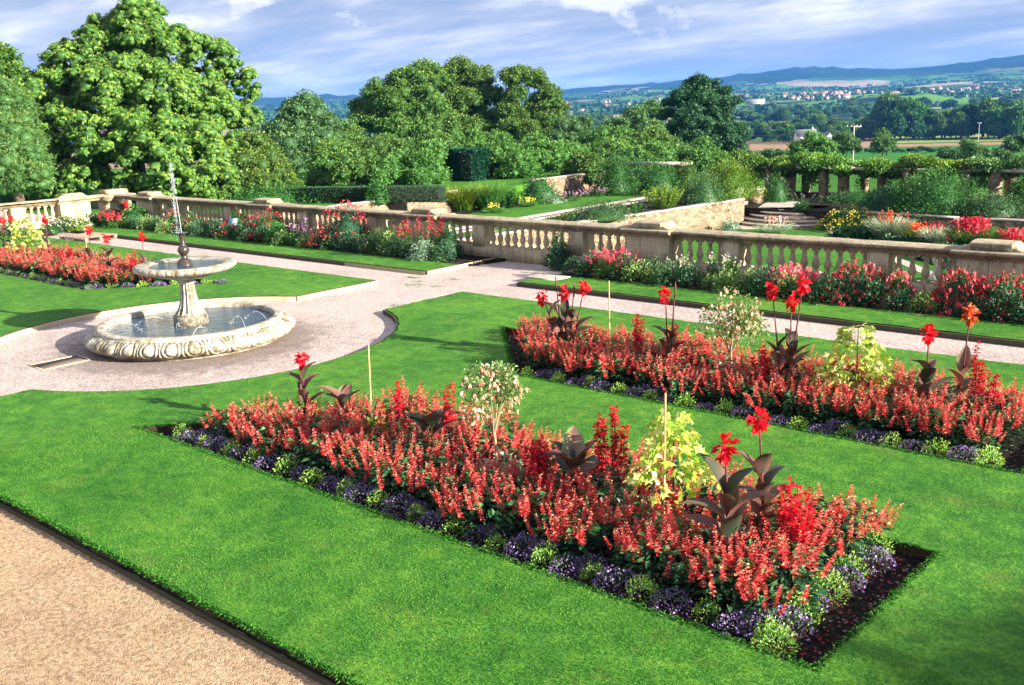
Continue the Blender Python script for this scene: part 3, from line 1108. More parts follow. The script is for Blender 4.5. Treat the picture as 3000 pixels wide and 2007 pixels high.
# corner pier
cp = empty('corner_pier', (-36.35, WY, 0), 0, 'broad stone corner pier with scrolled cap where the two balustrades meet', 'pier')
g = Acc()
g.box((0, 0, .40), (.85, .85, .80))
g.box((0, 0, .14), (.94, .94, .28))
g.build('shaft', M_stonelit, cp)
g = Acc()
g.box((0, 0, .85), (1.0, 1.0, .10), taper=1.08)
g.box((0, 0, .955), (1.12, 1.12, .11))
g.box((0, 0, 1.10), (.78, .78, .18), taper=.93)
g.build('cap', M_stonelit, cp)

# ================================================================ BEDDING PLANTS


def salvia_proto(seed):
    rs.seed(seed)
    e = empty('salvia_plant', (0, 0, 0))
    g = Acc()
    n = 150
    a = rs.uniform(0, 2 * PI, n)
    z = rs.uniform(.02, .34, n)
    r = rs.uniform(.03, .16, n) * (1.05 - z * .9)
    P = np.stack([r * np.cos(a), r * np.sin(a), z], -1)
    D = unit(np.stack([np.cos(a), np.sin(a), rs.uniform(-.2, .7, n)], -1))
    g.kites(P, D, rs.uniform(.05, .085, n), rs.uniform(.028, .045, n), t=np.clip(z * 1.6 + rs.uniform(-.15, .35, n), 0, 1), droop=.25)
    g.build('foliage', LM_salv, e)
    g = Acc()
    ns = rs.randint(17, 23)
    for i in range(ns):
        a = rs.uniform(0, 2 * PI)
        r = .19 * math.sqrt(rs.uniform(0, 1))
        base = np.array([r * math.cos(a), r * math.sin(a), rs.uniform(.16, .31)])
        tip = base + np.array([r * .35 * math.cos(a), r * .35 * math.sin(a), rs.uniform(.13, .20)])
        k = 26
        u = np.linspace(0, 1, k) ** .9
        P = base + (tip - base) * u[:, None]
        aa = np.arange(k) * 2.4 + rs.uniform(0, 6)
        D = unit(np.stack([np.cos(aa), np.sin(aa), np.full(k, .35)], -1))
        L = .026 * (1.2 - .65 * u)
        tt = np.clip(rs.uniform(0, .75, k) + (u > .8) * .3 + rs.choice([0, .25], k, p=[.75, .25]), 0, 1)
        g.kites(P, D, L, L * .72, t=tt, droop=.3, fold=.35)
    g.build('flower_spikes', FM_salv, e)
    return e


SALV = [salvia_proto(100 + i) for i in range(7)]
salv_used = [0] * 7
rs.seed(11)


def put_salvia(x, y, z, sc, label, group):
    k = rs.randint(7)
    if salv_used[k] == 0:
        o = SALV[k]
    else:
        o = copy_tree(SALV[k])
    salv_used[k] += 1
    o.location = (x, y, z)
    o.rotation_euler = (rs.uniform(-.06, .06), rs.uniform(-.06, .06), rs.uniform(0, 6.28))
    o.scale = (sc * rs.uniform(1.0, 1.3), sc * rs.uniform(1.0, 1.3), sc)
    tag(o, label, 'salvia', group)


def edge_left(bed, y):
    """x of the slanting left end of bed 1 / bed 2 (or right end of bed 3) at height y"""
    if bed == 1:
        return -11.45 + (y - 5.77)
    if bed == 2:
        return -9.22 - (y - 10.25)
    return -21.98 + (y - 10.25)


def fill_bed(bed, rows, x_other, sp, label, group, lim=999):
    n = 0
    for (y, hsc) in rows:
        xe = edge_left(bed, y)
        if bed < 3:
            x0, x1 = xe + .55, x_other
        else:
            x0, x1 = x_other, xe - .5
        k = int(round((x1 - x0) / sp))
        for i in range(k + 1):
            if n >= lim:
                return n
            x = x0 + i * (x1 - x0) / k + rs.normal(0, .05)
            put_salvia(x, y + rs.normal(0, .06), .01, hsc * rs.uniform(.84, 1.2), label, group)
            n += 1
    return n


n1 = fill_bed(1, [(6.27, 1.0), (6.58, 1.06), (6.9, 1.0), (7.35, 1.0), (7.75, 1.05)], -3.18, .345,
              'bushy scarlet salvia plant massed in the nearest flower bed', 'scarlet salvias in the nearest bed')
n2 = fill_bed(2, [(10.78, 1.0), (11.08, 1.06), (11.42, 1.0), (11.88, 1.02), (12.25, 1.05)], -3.15, .36,
              'bushy scarlet salvia plant massed in the second bed nearer the balustrade', 'scarlet salvias in the second bed')
n3 = fill_bed(3, [(10.75, 1.1), (11.1, 1.15), (11.5, 1.1), (12.1, 1.1)], -28.2, .38,
              'bushy scarlet salvia plant massed in the bed behind the fountain', 'scarlet salvias in the bed behind the fountain', 300 - n1 - n2)


def mound_proto(nm, seed, lm, fm, r, h, nl, nf, ls, fs):
    rs.seed(seed)
    e = empty(nm, (0, 0, 0))
    g = Acc()
    d = sph(nl, 0.0)
    k = rs.uniform(.55, 1.05, nl)[:, None]
    P = d * np.array([r, r, h]) * k
    D = unit(d + rs.normal(0, .5, (nl, 3)) + np.array([0, 0, .5]))
    g.kites(P, D, rs.uniform(.7, 1.2, nl) * ls, rs.uniform(.4, .6, nl) * ls, t=np.clip(k[:, 0] * .9 - .22 + rs.uniform(0, .55, nl), 0, 1))
    g.build('foliage', lm, e)
    if nf:
        g = Acc()
        d = sph(nf, 0.05)
        P = d * np.array([r, r, h]) * rs.uniform(.9, 1.12, nf)[:, None]
        D = unit(d + rs.normal(0, .7, (nf, 3)))
        g.kites(P, D, rs.uniform(.7, 1.2, nf) * fs, rs.uniform(.7, 1.1, nf) * fs, t=rs.uniform(0, 1, nf))
        g.build('flowers', fm, e)
    return e


LIME = [mound_proto('edging_plant', 200 + i, LM_lime, None, .125, .16, 420, 0, .024, .02) for i in range(3)]
LOB = [mound_proto('lobelia_plant', 210 + i, LM_lob, FM_lob, .16, .13, 220, 210, .028, .019) for i in range(3)]
used = {}


def put(protos, x, y, z, sc, label, cat, group):
    k = rs.randint(len(protos))
    key = (id(protos), k)
    o = protos[k] if key not in used else copy_tree(protos[k])
    used[key] = 1
    o.location = (x, y, z)
    o.rotation_euler = (0, 0, rs.uniform(0, 6.28))
    o.scale = (sc * rs.uniform(.9, 1.15), sc * rs.uniform(.9, 1.15), sc * rs.uniform(.9, 1.15))
    tag(o, label, cat, group)
    return o


rs.seed(21)
for bed, yy, x1, nm in ((1, 6.02, -3.0, 'nearest bed'), (2, 10.50, -3.0, 'second bed')):
    x = edge_left(bed, yy) + (.42 if bed == 1 else .30)
    i = 0
    while x < x1:
        if i % 2 == 0:
            put(LIME, x, yy + rs.normal(0, .03), .012, rs.uniform(.8, 1.15), 'small lime green edging mound along the front of the ' + nm, 'edging plant', 'lime edging mounds of the ' + nm)
        else:
            put(LOB, x, yy + rs.normal(0, .03), .012, rs.uniform(.85, 1.2), 'low purple lobelia mound along the front of the ' + nm, 'lobelia', 'purple lobelia mounds of the ' + nm)
        if i % 2 and rs.uniform() < .6:
            put(LOB, x + .14, yy + .12, .012, rs.uniform(.8, 1.1), 'low purple lobelia mound along the front of the ' + nm, 'lobelia', 'purple lobelia mounds of the ' + nm)
        x += rs.uniform(.22, .29)
        i += 1
for i, y in enumerate(np.linspace(5.98, 7.85, 9)):
    if i % 2 == 0:
        put(LIME, -3.06 + rs.normal(0, .04), y, .012, rs.uniform(1.05, 1.45), 'rounded lime green mound at the right end of the nearest bed', 'edging plant', 'lime mounds at the right end of the nearest bed')
    else:
        put(LOB, -3.06 + rs.normal(0, .04), y, .012, rs.uniform(.95, 1.4), 'purple lobelia mound at the right end of the nearest bed', 'lobelia', 'lobelia at the right end of the nearest bed')
for i, x in enumerate(np.linspace(-28, -22.1, 26)):
    y = 10.48
    put(LIME if i % 2 else LOB, x, y, .012, 1.0, 'low edging mound along the shaded front of the bed behind the fountain',
        'edging plant', 'edging mounds of the bed behind the fountain')
for i, t in enumerate(np.linspace(0.05, 1, 9)):
    put(LIME if i % 2 else LOB, -21.98 + 2.2 * t - .12, 10.42 + 2.0 * t + .05, .012, 1.15, 'low bright edging mound on the slanting end of the bed behind the fountain',
        'edging plant', 'edging mounds on the slanting end behind the fountain')


# ---- cannas
def paddle(g, base, az, el, L, Wd, bend, t):
    k = 8
    u = np.linspace(0, 1, k)
    ang = el - bend * u
    dx = np.concatenate([[0], np.cumsum(np.cos(ang[:-1]) * L / (k - 1))])
    dz = np.concatenate([[0], np.cumsum(np.sin(ang[:-1]) * L / (k - 1))])
    w = Wd * .5 * np.sin(PI * np.clip(u, 0, 1) ** .75) ** .8 + .006 * (1 - u)
    c, s = math.cos(az), math.sin(az)
    ctr = np.stack([c * dx, s * dx, dz], -1) + base
    side = np.array([-s, c, 0])
    ctr = ctr + side * (rs.normal(0, .035) * u ** 2)[:, None]
    w = w * (1 + rs.normal(0, .05, k))
    nrm = np.stack([-np.sin(ang) * c, -np.sin(ang) * s, np.cos(ang)], -1)
    V = []
    for j in range(k):
        V += [ctr[j] + side * w[j] + nrm[j] * w[j] * .45, ctr[j], ctr[j] - side * w[j] + nrm[j] * w[j] * .45]
    F = []
    for j in range(k - 1):
        a = j * 3
        F += [[a, a + 1, a + 4, a + 3], [a + 1, a + 2, a + 5, a + 4]]
    tt = np.clip(np.tile([t + .2, t, t + .2], k) + rs.uniform(-.1, .1, k * 3), 0, 1)
    g.add(V, F, tt)


def canna(label, X, Y, hl, flowers=(), buds=(), nl=7, fm=None, az0=None, sc=1.0, z=.01, Yf=None):
    fm = fm or FM_canna
    e = empty('canna_plant', (X, Y, z), 0, label, 'canna')
    stems = []
    for f in flowers:
        p = onY(f[0], f[1], Y) if isinstance(f, tuple) and len(f) == 2 else np.array(f)
        stems.append((p - np.array([X, Y, z]), 'flower', fm))
    for f in buds:
        stems.append((onY(f[0], f[1], Y) - np.array([X, Y, z]), 'bud', None))
    if not stems:
        stems.append((np.array([0, 0, hl * .55]), None, None))
    nst = len(stems)
    for si, (tip, kind, fmm) in enumerate(stems):
        b0 = np.array([rs.normal(0, .03), rs.normal(0, .03), 0]) + np.array([tip[0] * .25, tip[1] * .25, 0])
        hz = tip[2]
        u = np.linspace(0, 1, 7)
        pts = b0 + (tip - b0) * u[:, None]
        pts[:, 0] = b0[0] + (tip[0] - b0[0]) * u ** 1.3
        g = Acc()
        g.tube(pts, np.linspace(.016, .006, 7) * sc, 6, t=.5)
        g.build('stem', SM_canna, e)
        kl = max(4, int(round(nl * 1.3 / nst))) if nst > 1 else nl + 1
        for j in range(kl):
            v = (j + .5) / kl
            hb = min(hz * .85, hl * (.10 + .80 * v))
            bp = np.array([np.interp(hb, pts[:, 2], pts[:, 0]), np.interp(hb, pts[:, 2], pts[:, 1]), hb])
            az = (az0 or 0) + j * 2.3 + si * 1.1 + rs.normal(0, .3)
            el = math.radians(rs.uniform(42, 62) + 18 * v)
            g = Acc()
            L = sc * rs.uniform(.30, .43) * (1.0 - .25 * abs(v - .4))
            paddle(g, bp, az, el, L, L * rs.uniform(.36, .46), rs.uniform(.5, 1.45), rs.uniform(.05, .75))
            g.build('leaf', LM_canna, e, True)
        if kind == 'flower':
            g = Acc()
            n = 44
            d = unit(sph(n) * np.array([1, 1, 1.25]))
            P = tip + d * rs.uniform(0, .06, n)[:, None] * np.array([1, 1, 1.4])
            L = rs.uniform(.05, .088, n)
            g.kites(P, d, L, L * rs.uniform(.6, .9, n), t=rs.uniform(0, 1, n), fold=.2, droop=.15)
            n = 10
            P = tip + np.array([0, 0, -.08]) + rs.normal(0, .02, (n, 3))
            d = unit(sph(n) + np.array([0, 0, -.6]))
            g.kites(P, d, .05, .03, t=rs.uniform(0, .5, n))
            g.build('flower', fmm, e)
        elif kind == 'bud':
            g = Acc()
            g.lathe([(.006, -.16), (.012, -.08), (.013, 0), (.004, .06)], c=tip, seg=6, t=.9)
            n = 8
            g.kites(tip + np.stack([np.zeros(n), np.zeros(n), rs.uniform(-.15, 0, n)], -1), unit(sph(n) + [0, 0, 1.2]), .03, .012, t=.9)
            g.build('bud_spike', SM_canna, e)
    return e


YB1, YB2 = 7.02, 11.5


def bx(px, py, Y):
    return float(onY(px, py, Y)[0])


rs.seed(31)
canna('bronze leaved canna with one red bloom at the left end of the nearest bed', bx(702, 925, YB1), YB1, .78, [(690, 822)], nl=8, az0=.3)
canna('flowerless bronze canna beside a cane at the left end of the nearest bed', bx(785, 905, YB1 + .2), YB1 + .2, .80, nl=8, az0=1.0)
canna('flowerless dark canna just left of the fuchsia in the nearest bed', bx(988, 962, YB1), YB1, .90, nl=10, az0=.2, sc=1.2)
canna('flowerless dark canna between crimson spikes in the middle of the nearest bed', bx(1315, 1055, YB1), YB1, .88, nl=11, az0=.8, sc=1.2)
canna('big bronze canna with low red bloom near the right end of the nearest bed', bx(1668, 1215, YB1 - .35), YB1 - .35, .80, [(1660, 1022)], nl=12, az0=.5, sc=1.2)
canna('tall canna with small red bloom at the right back of the nearest bed', bx(1748, 1120, YB1 + .25), YB1 + .25, .80, [(1738, 958)], nl=10, az0=2.0, sc=1.1)
canna('clump of cannas with three red blooms at the left end of the second bed', bx(1295, 750, YB2), YB2, .82, [(1241, 678), (1292, 672), (1337, 659)], [(1272, 640), (1314, 655)], nl=14, az0=.3)
canna('dark canna with one narrow red bloom and a bud in the second bed', bx(1528, 765, YB2), YB2, .70, [(1523, 674)], [(1546, 655)], nl=8, az0=.2)
canna('tall dark canna with three red blooms between fuchsia and yellow abutilon', bx(1805, 850, YB2 - .2), YB2 - .2, .86, [(1768, 668), (1812, 690), (1838, 651)], nl=13, az0=1.2)
canna('canna with one big red bloom right of the yellow abutilon in second bed', bx(2108, 880, YB2 - .1), YB2 - .1, .75, [(2127, 762)], nl=7, az0=.0)
canna('thin canna with orange bloom at the right of the second bed', bx(2200, 850, YB2 + .2), YB2 + .2, .72, [(2221, 720)], nl=6, fm=FM_orange, az0=.6)
YB3 = 11.5
canna('canna with two red blooms at the left edge behind the fountain', bx(12, 580, YB3 + .3), YB3 + .3, .9, [(6, 503), (25, 501)], nl=8)
canna('canna with single red bloom right of the variegated shrub behind the fountain', bx(108, 572, YB3 + .4), YB3 + .4, .8, [(102, 502)], nl=6)
canna('thin canna with round red bloom in front of the pallet', bx(203, 580, YB3 + .2), YB3 + .2, .6, [(204, 527)], nl=5)
canna('leafy dark canna with drooping red bloom behind the fountain', bx(256, 595, YB3 - .2), YB3 - .2, .8, [(242, 545)], nl=10)
canna('canna with upright red bloom nearest the fountain nozzle', bx(330, 590, YB3), YB3, .62, [(324, 541)], nl=7)


# ---- generic shrubs
def lumpy(n, w, h, shell=.75, zmin=0.0):
    d = sph(n, zmin)
    k = rs.uniform(shell, 1.05, n) * (1 + .13 * np.sin(d[:, 0] * 5 + 1) * np.sin(d[:, 1] * 6 + 2) + .1 * np.sin(d[:, 2] * 9))
    return d, d * np.array([w / 2, w / 2, h]) * k[:, None], k


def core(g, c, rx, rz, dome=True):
    """solid lump filling the foliage; inner shade put into its dark tint"""
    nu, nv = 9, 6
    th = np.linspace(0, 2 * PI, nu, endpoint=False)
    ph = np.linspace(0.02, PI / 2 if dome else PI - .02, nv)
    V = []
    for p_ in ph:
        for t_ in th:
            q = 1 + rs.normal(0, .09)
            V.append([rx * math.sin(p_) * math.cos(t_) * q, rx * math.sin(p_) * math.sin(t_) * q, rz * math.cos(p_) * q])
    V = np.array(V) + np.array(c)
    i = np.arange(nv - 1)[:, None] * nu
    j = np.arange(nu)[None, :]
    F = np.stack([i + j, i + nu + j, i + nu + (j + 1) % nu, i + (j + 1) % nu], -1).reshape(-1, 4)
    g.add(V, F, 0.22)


def shrub(name, label, cat, c, w, h, lm, nl, ls, fm=None, nf=0, fs=.03, style='mound', group=None, zlo=0.0, asp=.5):
    e = empty(name, c, 0, label, cat, group)
    g = Acc()
    if style in ('mound', 'hang'):
        core(g, (0, 0, 0), w * .5 * .74, h * .78)
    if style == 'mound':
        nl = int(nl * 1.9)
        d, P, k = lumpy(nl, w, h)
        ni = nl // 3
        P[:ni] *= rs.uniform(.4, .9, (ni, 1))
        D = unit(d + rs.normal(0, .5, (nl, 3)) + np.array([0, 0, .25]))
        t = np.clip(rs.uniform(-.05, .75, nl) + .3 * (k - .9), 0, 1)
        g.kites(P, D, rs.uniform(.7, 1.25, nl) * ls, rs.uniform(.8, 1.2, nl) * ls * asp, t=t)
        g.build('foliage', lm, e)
        if fm is not None:
            g = Acc()
            nc = max(1, nf // 5)
            d, P, k = lumpy(nc, w, h, .95, .1)
            P = np.repeat(P, 5, 0) * 1.04 + rs.normal(0, fs * .55, (nc * 5, 3))
            D = unit(sph(nc * 5) + np.repeat(d, 5, 0) * .6)
            g.kites(P, D, rs.uniform(.6, 1.2, nc * 5) * fs, rs.uniform(.6, 1.0, nc * 5) * fs, t=rs.uniform(0, 1, nc * 5))
            g.build('flowers', fm, e)
    elif style == 'hang':           # fuchsia: arching twigs with pendent bells
        nl = int(nl * 1.6)
        d, P, k = lumpy(nl, w, h, .6)
        D = unit(d + rs.normal(0, .6, (nl, 3)) + np.array([0, 0, .1]))
        g.kites(P, D, rs.uniform(.7, 1.25, nl) * ls, rs.uniform(.8, 1.2, nl) * ls * asp, t=rs.uniform(0, 1, nl))
        g.build('foliage', lm, e)
        g = Acc()
        d, P, k = lumpy(nf, w, h, .85, .0)
        for q in range(2):
            D = unit(np.stack([rs.normal(0, .35, nf), rs.normal(0, .35, nf), -np.ones(nf)], -1))
            g.kites(P * 1.02, D, rs.uniform(.8, 1.3, nf) * fs * 1.5, fs * .7, up=unit(rs.normal(size=(nf, 3)) + 1e-3), t=rs.uniform(0, 1, nf), droop=0)
        g.build('flowers', fm, e)
    elif style == 'spikes':         # upright leafy stems ending in flower spikes
        ns = max(5, int(nf / 18))
        a = rs.uniform(0, 2 * PI, ns)
        r = w / 2 * np.sqrt(rs.uniform(0, 1, ns))
        B = np.stack([r * .45 * np.cos(a), r * .45 * np.sin(a), np.zeros(ns)], -1)
        T = np.stack([r * np.cos(a), r * np.sin(a), h * rs.uniform(.72, 1.03, ns) * (1 - .25 * (r / (w / 2)) ** 2)], -1)
        per = max(4, nl // ns)
        fl = Acc()
        for i in range(ns):
            u = rs.uniform(.05, .82, per)
            P = B[i] + (T[i] - B[i]) * u[:, None]
            aa = rs.uniform(0, 2 * PI, per)
            D = unit(np.stack([np.cos(aa), np.sin(aa), rs.uniform(.1, 1.0, per)], -1))
            g.kites(P, D, rs.uniform(.7, 1.2, per) * ls, ls * asp * .7, t=np.clip(u * .6 + rs.uniform(-.1, .4, per), 0, 1))
            if fm is not None:
                u = rs.uniform(.66, 1.0, 18)
                P = B[i] + (T[i] - B[i]) * u[:, None]
                aa = rs.uniform(0, 2 * PI, 18)
                D = unit(np.stack([np.cos(aa), np.sin(aa), rs.uniform(-.1, .6, 18)], -1))
                fl.kites(P, D, fs * (1.25 - .5 * u), fs * .8, t=rs.uniform(0, 1, 18))
        g.build('foliage', lm, e)
        if fm is not None:
            fl.build('flowers', fm, e)
    elif style == 'grassy':
        a = rs.uniform(0, 2 * PI, nl)
        r = rs.uniform(0, .25, nl) * w
        P = np.stack([r * np.cos(a), r * np.sin(a), np.zeros(nl)], -1)
        D = unit(np.stack([np.cos(a) * w * .35, np.sin(a) * w * .35, np.full(nl, h)], -1) + rs.normal(0, .12, (nl, 3)))
        L = rs.uniform(.7, 1.08, nl) * h
        k2 = 3
        for q in range(k2):      # each blade in three bent pieces
            bend = np.array([0, 0, -1.0]) * (q * .32)
            Dq = unit(D + bend * rs.uniform(.5, 1.1, nl)[:, None])
            g.kites(P, Dq, L / k2 * 1.1, ls * (1 - .2 * q), t=np.clip(.2 + .25 * q + rs.uniform(-.2, .3, nl), 0, 1), droop=.04)
            P = P + Dq * (L / k2)[:, None]
        g.build('foliage', lm, e)
        if fm is not None:
            g = Acc()
            n = nf
            a = rs.uniform(0, 2 * PI, n)
            r = rs.uniform(0, .45, n) * w
            for q in range(6):
                P = np.stack([r * np.cos(a), r * np.sin(a), h * (.72 + .07 * q) * (1 - .1 * r / w)], -1)
                g.kites(P, unit(sph(n) + np.array([0, 0, .5])), fs, fs * .9, t=rs.uniform(0, 1, n))
            g.build('flowers', fm, e)
    return e


def maple_leaves(g, P, D, S, t):
    """palmate five-lobed leaves"""
    n = len(P)
    up = unit(rs.normal(size=(n, 3)) * .8 + np.array([0.3, 0, .6]))
    s = unit(np.cross(D, up))
    ang = np.radians([0, 22, 40, 58, 82, 110, 150, -150, -110, -82, -58, -40, -22])
    rad = np.array([1, .5, .42, .5, .86, .45, .55, .55, .45, .86, .5, .42, .5])
    k = len(ang)
    V = np.zeros((n, k + 1, 3))
    V[:, 0] = P + D * S[:, None] * .3
    for i in range(k):
        V[:, i + 1] = V[:, 0] + S[:, None] * .62 * rad[i] * (D * math.cos(ang[i]) + s * math.sin(ang[i])) - np.array([0, 0, .12]) * S[:, None] * rad[i]
    idx = np.arange(n)[:, None] * (k + 1)
    F = np.concatenate([idx + np.array([[0, 1 + i, 1 + (i + 1) % k]]) for i in range(k)], 0)
    g.add(V.reshape(-1, 3), F, np.repeat(t, k + 1))


def abutilon(label, X, Y, w, h, z0, n, sz=.12):
    e = empty('variegated_shrub', (X, Y, .01), 0, label, 'shrub')
    g = Acc()
    g.tube([(0, 0, 0), (.01, 0, h * .5), (0, .01, h * .95)], [.012, .009, .004], 6)
    g.build('stem', M_bark, e)
    g = Acc()
    u = rs.uniform(0, 1, n) ** .8
    z = h - (h - z0) * u
    rr = w / 2 * (.25 + .8 * u ** .8) * np.sqrt(rs.uniform(.15, 1, n))
    a = rs.uniform(0, 2 * PI, n)
    P = np.stack([rr * np.cos(a), rr * np.sin(a), z], -1)
    D = unit(np.stack([np.cos(a), np.sin(a), rs.uniform(-.9, .1, n)], -1))
    maple_leaves(g, P, D, rs.uniform(.7, 1.2, n) * sz, np.clip(rs.beta(1.6, 1.3, n), 0, 1))
    g.build('foliage', LM_varieg, e)
    return e


def ht(px, py, Y):
    return float(onY(px, py, Y)[2])


rs.seed(41)
abutilon('creamy yellow variegated abutilon tied to a cane in the nearest bed', bx(1525, 1090, YB1), YB1 + .1, .74, ht(1510, 942, YB1), .46, 300, .10)
abutilon('creamy yellow variegated abutilon in the second bed', bx(1960, 840, YB2), YB2, .95, ht(1965, 745, YB2), .38, 380, .10)
abutilon('pale yellow variegated shrub behind the fountain at the left edge', bx(62, 580, YB3 + .3), YB3 + .3, 1.1, ht(62, 500, YB3 + .3), .3, 260, .14)


def standard_fuchsia(label, X, Y, w, ztop, zlow, nl, nf):
    e = empty('fuchsia_shrub', (X, Y, .01), 0, label, 'fuchsia')
    g = Acc()
    g.tube([(0, 0, 0), (.01, .01, zlow * .6), (0, 0, zlow)], .014, 6)
    for k in range(7):
        a = k * .9
        g.tube([(0, 0, zlow * .75), (.12 * math.cos(a) * w, .12 * math.sin(a) * w, zlow + .1), (.38 * math.cos(a) * w, .38 * math.sin(a) * w, zlow + (ztop - zlow) * .7)], [.01, .006, .003], 5)
    g.build('stem', plain('pale_twigs', (.36, .25, .15), .8) if 'pale_twigs' not in MATS else MATS['pale_twigs'], e)
    g = Acc()
    nc = 13
    cd = sph(nc, -.9)
    c = np.array([0, 0, (ztop + zlow) / 2])
    half = np.array([w / 2, w / 2, (ztop - zlow) / 2])
    cc = c + cd * half * rs.uniform(.35, .85, (nc, 1))
    wh = rs.randint(0, nc, nl)
    d = sph(nl)
    P = cc[wh] + d * half * (rs.uniform(.15, .42, nl) * rs.uniform(.7, 1.3, nc)[wh])[:, None]
    D = unit(d + rs.normal(0, .6, (nl, 3)))
    g.kites(P, D, rs.uniform(.035, .06, nl), rs.uniform(.022, .034, nl), t=rs.uniform(.15, 1, nl))
    g.build('foliage', LM_mid2, e)
    g = Acc()
    wh = rs.randint(0, nc, nf)
    d = sph(nf)
    P = cc[wh] + d * half * rs.uniform(.3, .5, nf)[:, None]
    for q in range(3):
        D = unit(np.stack([rs.normal(0, .3, nf), rs.normal(0, .3, nf), -np.ones(nf)], -1))
        g.kites(P, D, rs.uniform(.05, .07, nf), .03, up=unit(rs.normal(size=(nf, 3))), t=rs.uniform(0, 1, nf), droop=0)
    g.build('flowers', FM_cream, e)
    return e


LM_mid2 = leafmat('fuchsia_leaf', [(0.05, 0.14, 0.04), (0.13, 0.27, 0.07), (0.28, 0.42, 0.14), (0.5, 0.6, 0.3)], 0.3)
standard_fuchsia('standard fuchsia with pale pink bells standing in the nearest bed', bx(1130, 985, YB1), YB1, .70, ht(1130, 830, YB1), ht(1130, 960, YB1), 1300, 130)
standard_fuchsia('standard fuchsia with pale pink bells in the second bed near the path', bx(1672, 800, YB2 + .1), YB2 + .1, .92, ht(1672, 668, YB2 + .1), ht(1672, 790, YB2 + .1), 1800, 160)


def cane(label, x, y, Y, top):
    b0 = onY(x, y, Y)
    tp = onY(top[0], top[1], Y)
    e = Acc()
    e.tube([(0, 0, 0), tuple(tp - np.array([b0[0], Y, .01]))], .0085, 6)
    o = e.build('bamboo_cane', M_cane, None, True, (b0[0], Y, .01))
    return tag(o, label, 'cane')


cane('bamboo cane standing above the salvias at the left of the nearest bed', 847, 930, YB1, (843, 787))
cane('bamboo cane beside the variegated abutilon in the nearest bed', 1519, 1110, YB1 - .12, (1523, 900))
cane('bamboo cane at the left of the second bed against the path', 1395, 745, YB2, (1394, 643))
cane('short bamboo cane behind the fountain in front of the pale shrubs', 196, 570, YB3 + .5, (195, 528))


def crimson(label, px, pyt, pyb, w, Y, nl=160, nf=420):
    X, _, zt = onY(px, pyt, Y)
    e = empty('crimson_lobelia', (X, Y, .01), 0, label, 'flowering plant')
    h = max(.35, zt)
    ns = max(3, nf // 45)
    g, s, f = Acc(), Acc(), Acc()
    for i in range(ns):
        a = rs.uniform(0, 2 * PI)
        r = w / 2 * math.sqrt(rs.uniform(0, 1))
        hh = h * (1 - .3 * (r / (w / 2 + .01)) ** 1.5) * rs.uniform(.9, 1.02)
        b0 = np.array([r * .4 * math.cos(a), r * .4 * math.sin(a), 0])
        t0 = np.array([r * math.cos(a), r * math.sin(a), hh])
        s.tube([b0, (b0 + t0) / 2, t0], [.006, .005, .002], 4, t=.3)
        k = 45
        u = rs.uniform(.55, 1, k)
        P = b0 + (t0 - b0) * u[:, None]
        aa = rs.uniform(0, 2 * PI, k)
        f.kites(P, unit(np.stack([np.cos(aa), np.sin(aa), rs.uniform(-.2, .5, k)], -1)), .05 * (1.35 - .8 * (u - .3)), .03, t=rs.uniform(0, 1, k))
        k = max(4, nl // ns)
        u = rs.uniform(.1, .6, k)
        P = b0 + (t0 - b0) * u[:, None]
        aa = rs.uniform(0, 2 * PI, k)
        g.kites(P, unit(np.stack([np.cos(aa), np.sin(aa), rs.uniform(0, .6, k)], -1)), .07, .025, t=rs.uniform(0, .6, k))
    s.build('stem', SM_canna, e)
    g.build('foliage', LM_canna, e)
    f.build('flowers', FM_crim, e)


rs.seed(51)
crimson('dense crimson flower spikes at the centre of the nearest bed', 1232, 985, 1100, .34, YB1 - .1, nf=620)
crimson('tall crimson flower spike right of the flowerless dark canna', 1395, 905, 1030, .30, YB1 + .15, nf=520)
crimson('crimson flower spike just left of the nearest fuchsia', 1030, 852, 930, .2, YB1 + .2, nf=220)
crimson('crimson spikes beside the largest bronze canna', 1830, 1085, 1200, .42, YB1 + .1, nf=560)
crimson('small crimson spike behind the cane in the nearest bed', 905, 868, 930, .2, YB1 + .25, nf=180)
crimson('tall narrow crimson spike in the second bed left of the single flowered canna', 1460, 688, 790, .16, YB2, nf=230)
crimson('small crimson spike by the pale pink fuchsia in the second bed', 1548, 730, 790, .16, YB2 + .2, nf=140)
crimson('crimson spikes in front of the tall dark canna', 1752, 780, 860, .3, YB2 - .3, nf=320)
crimson('tall crimson spike at the right edge of the second bed', 2242, 778, 880, .16, YB2 - .1, nf=260)
crimson('short crimson spike at the far right of the second bed', 2275, 830, 880, .14, YB2, nf=140)
crimson('crimson flower clump behind the fountain', 150, 555, 600, .45, YB3, nf=400)
crimson('crimson spike by the canna nearest the nozzle', 308, 565, 600, .22, YB3 - .1, nf=200)
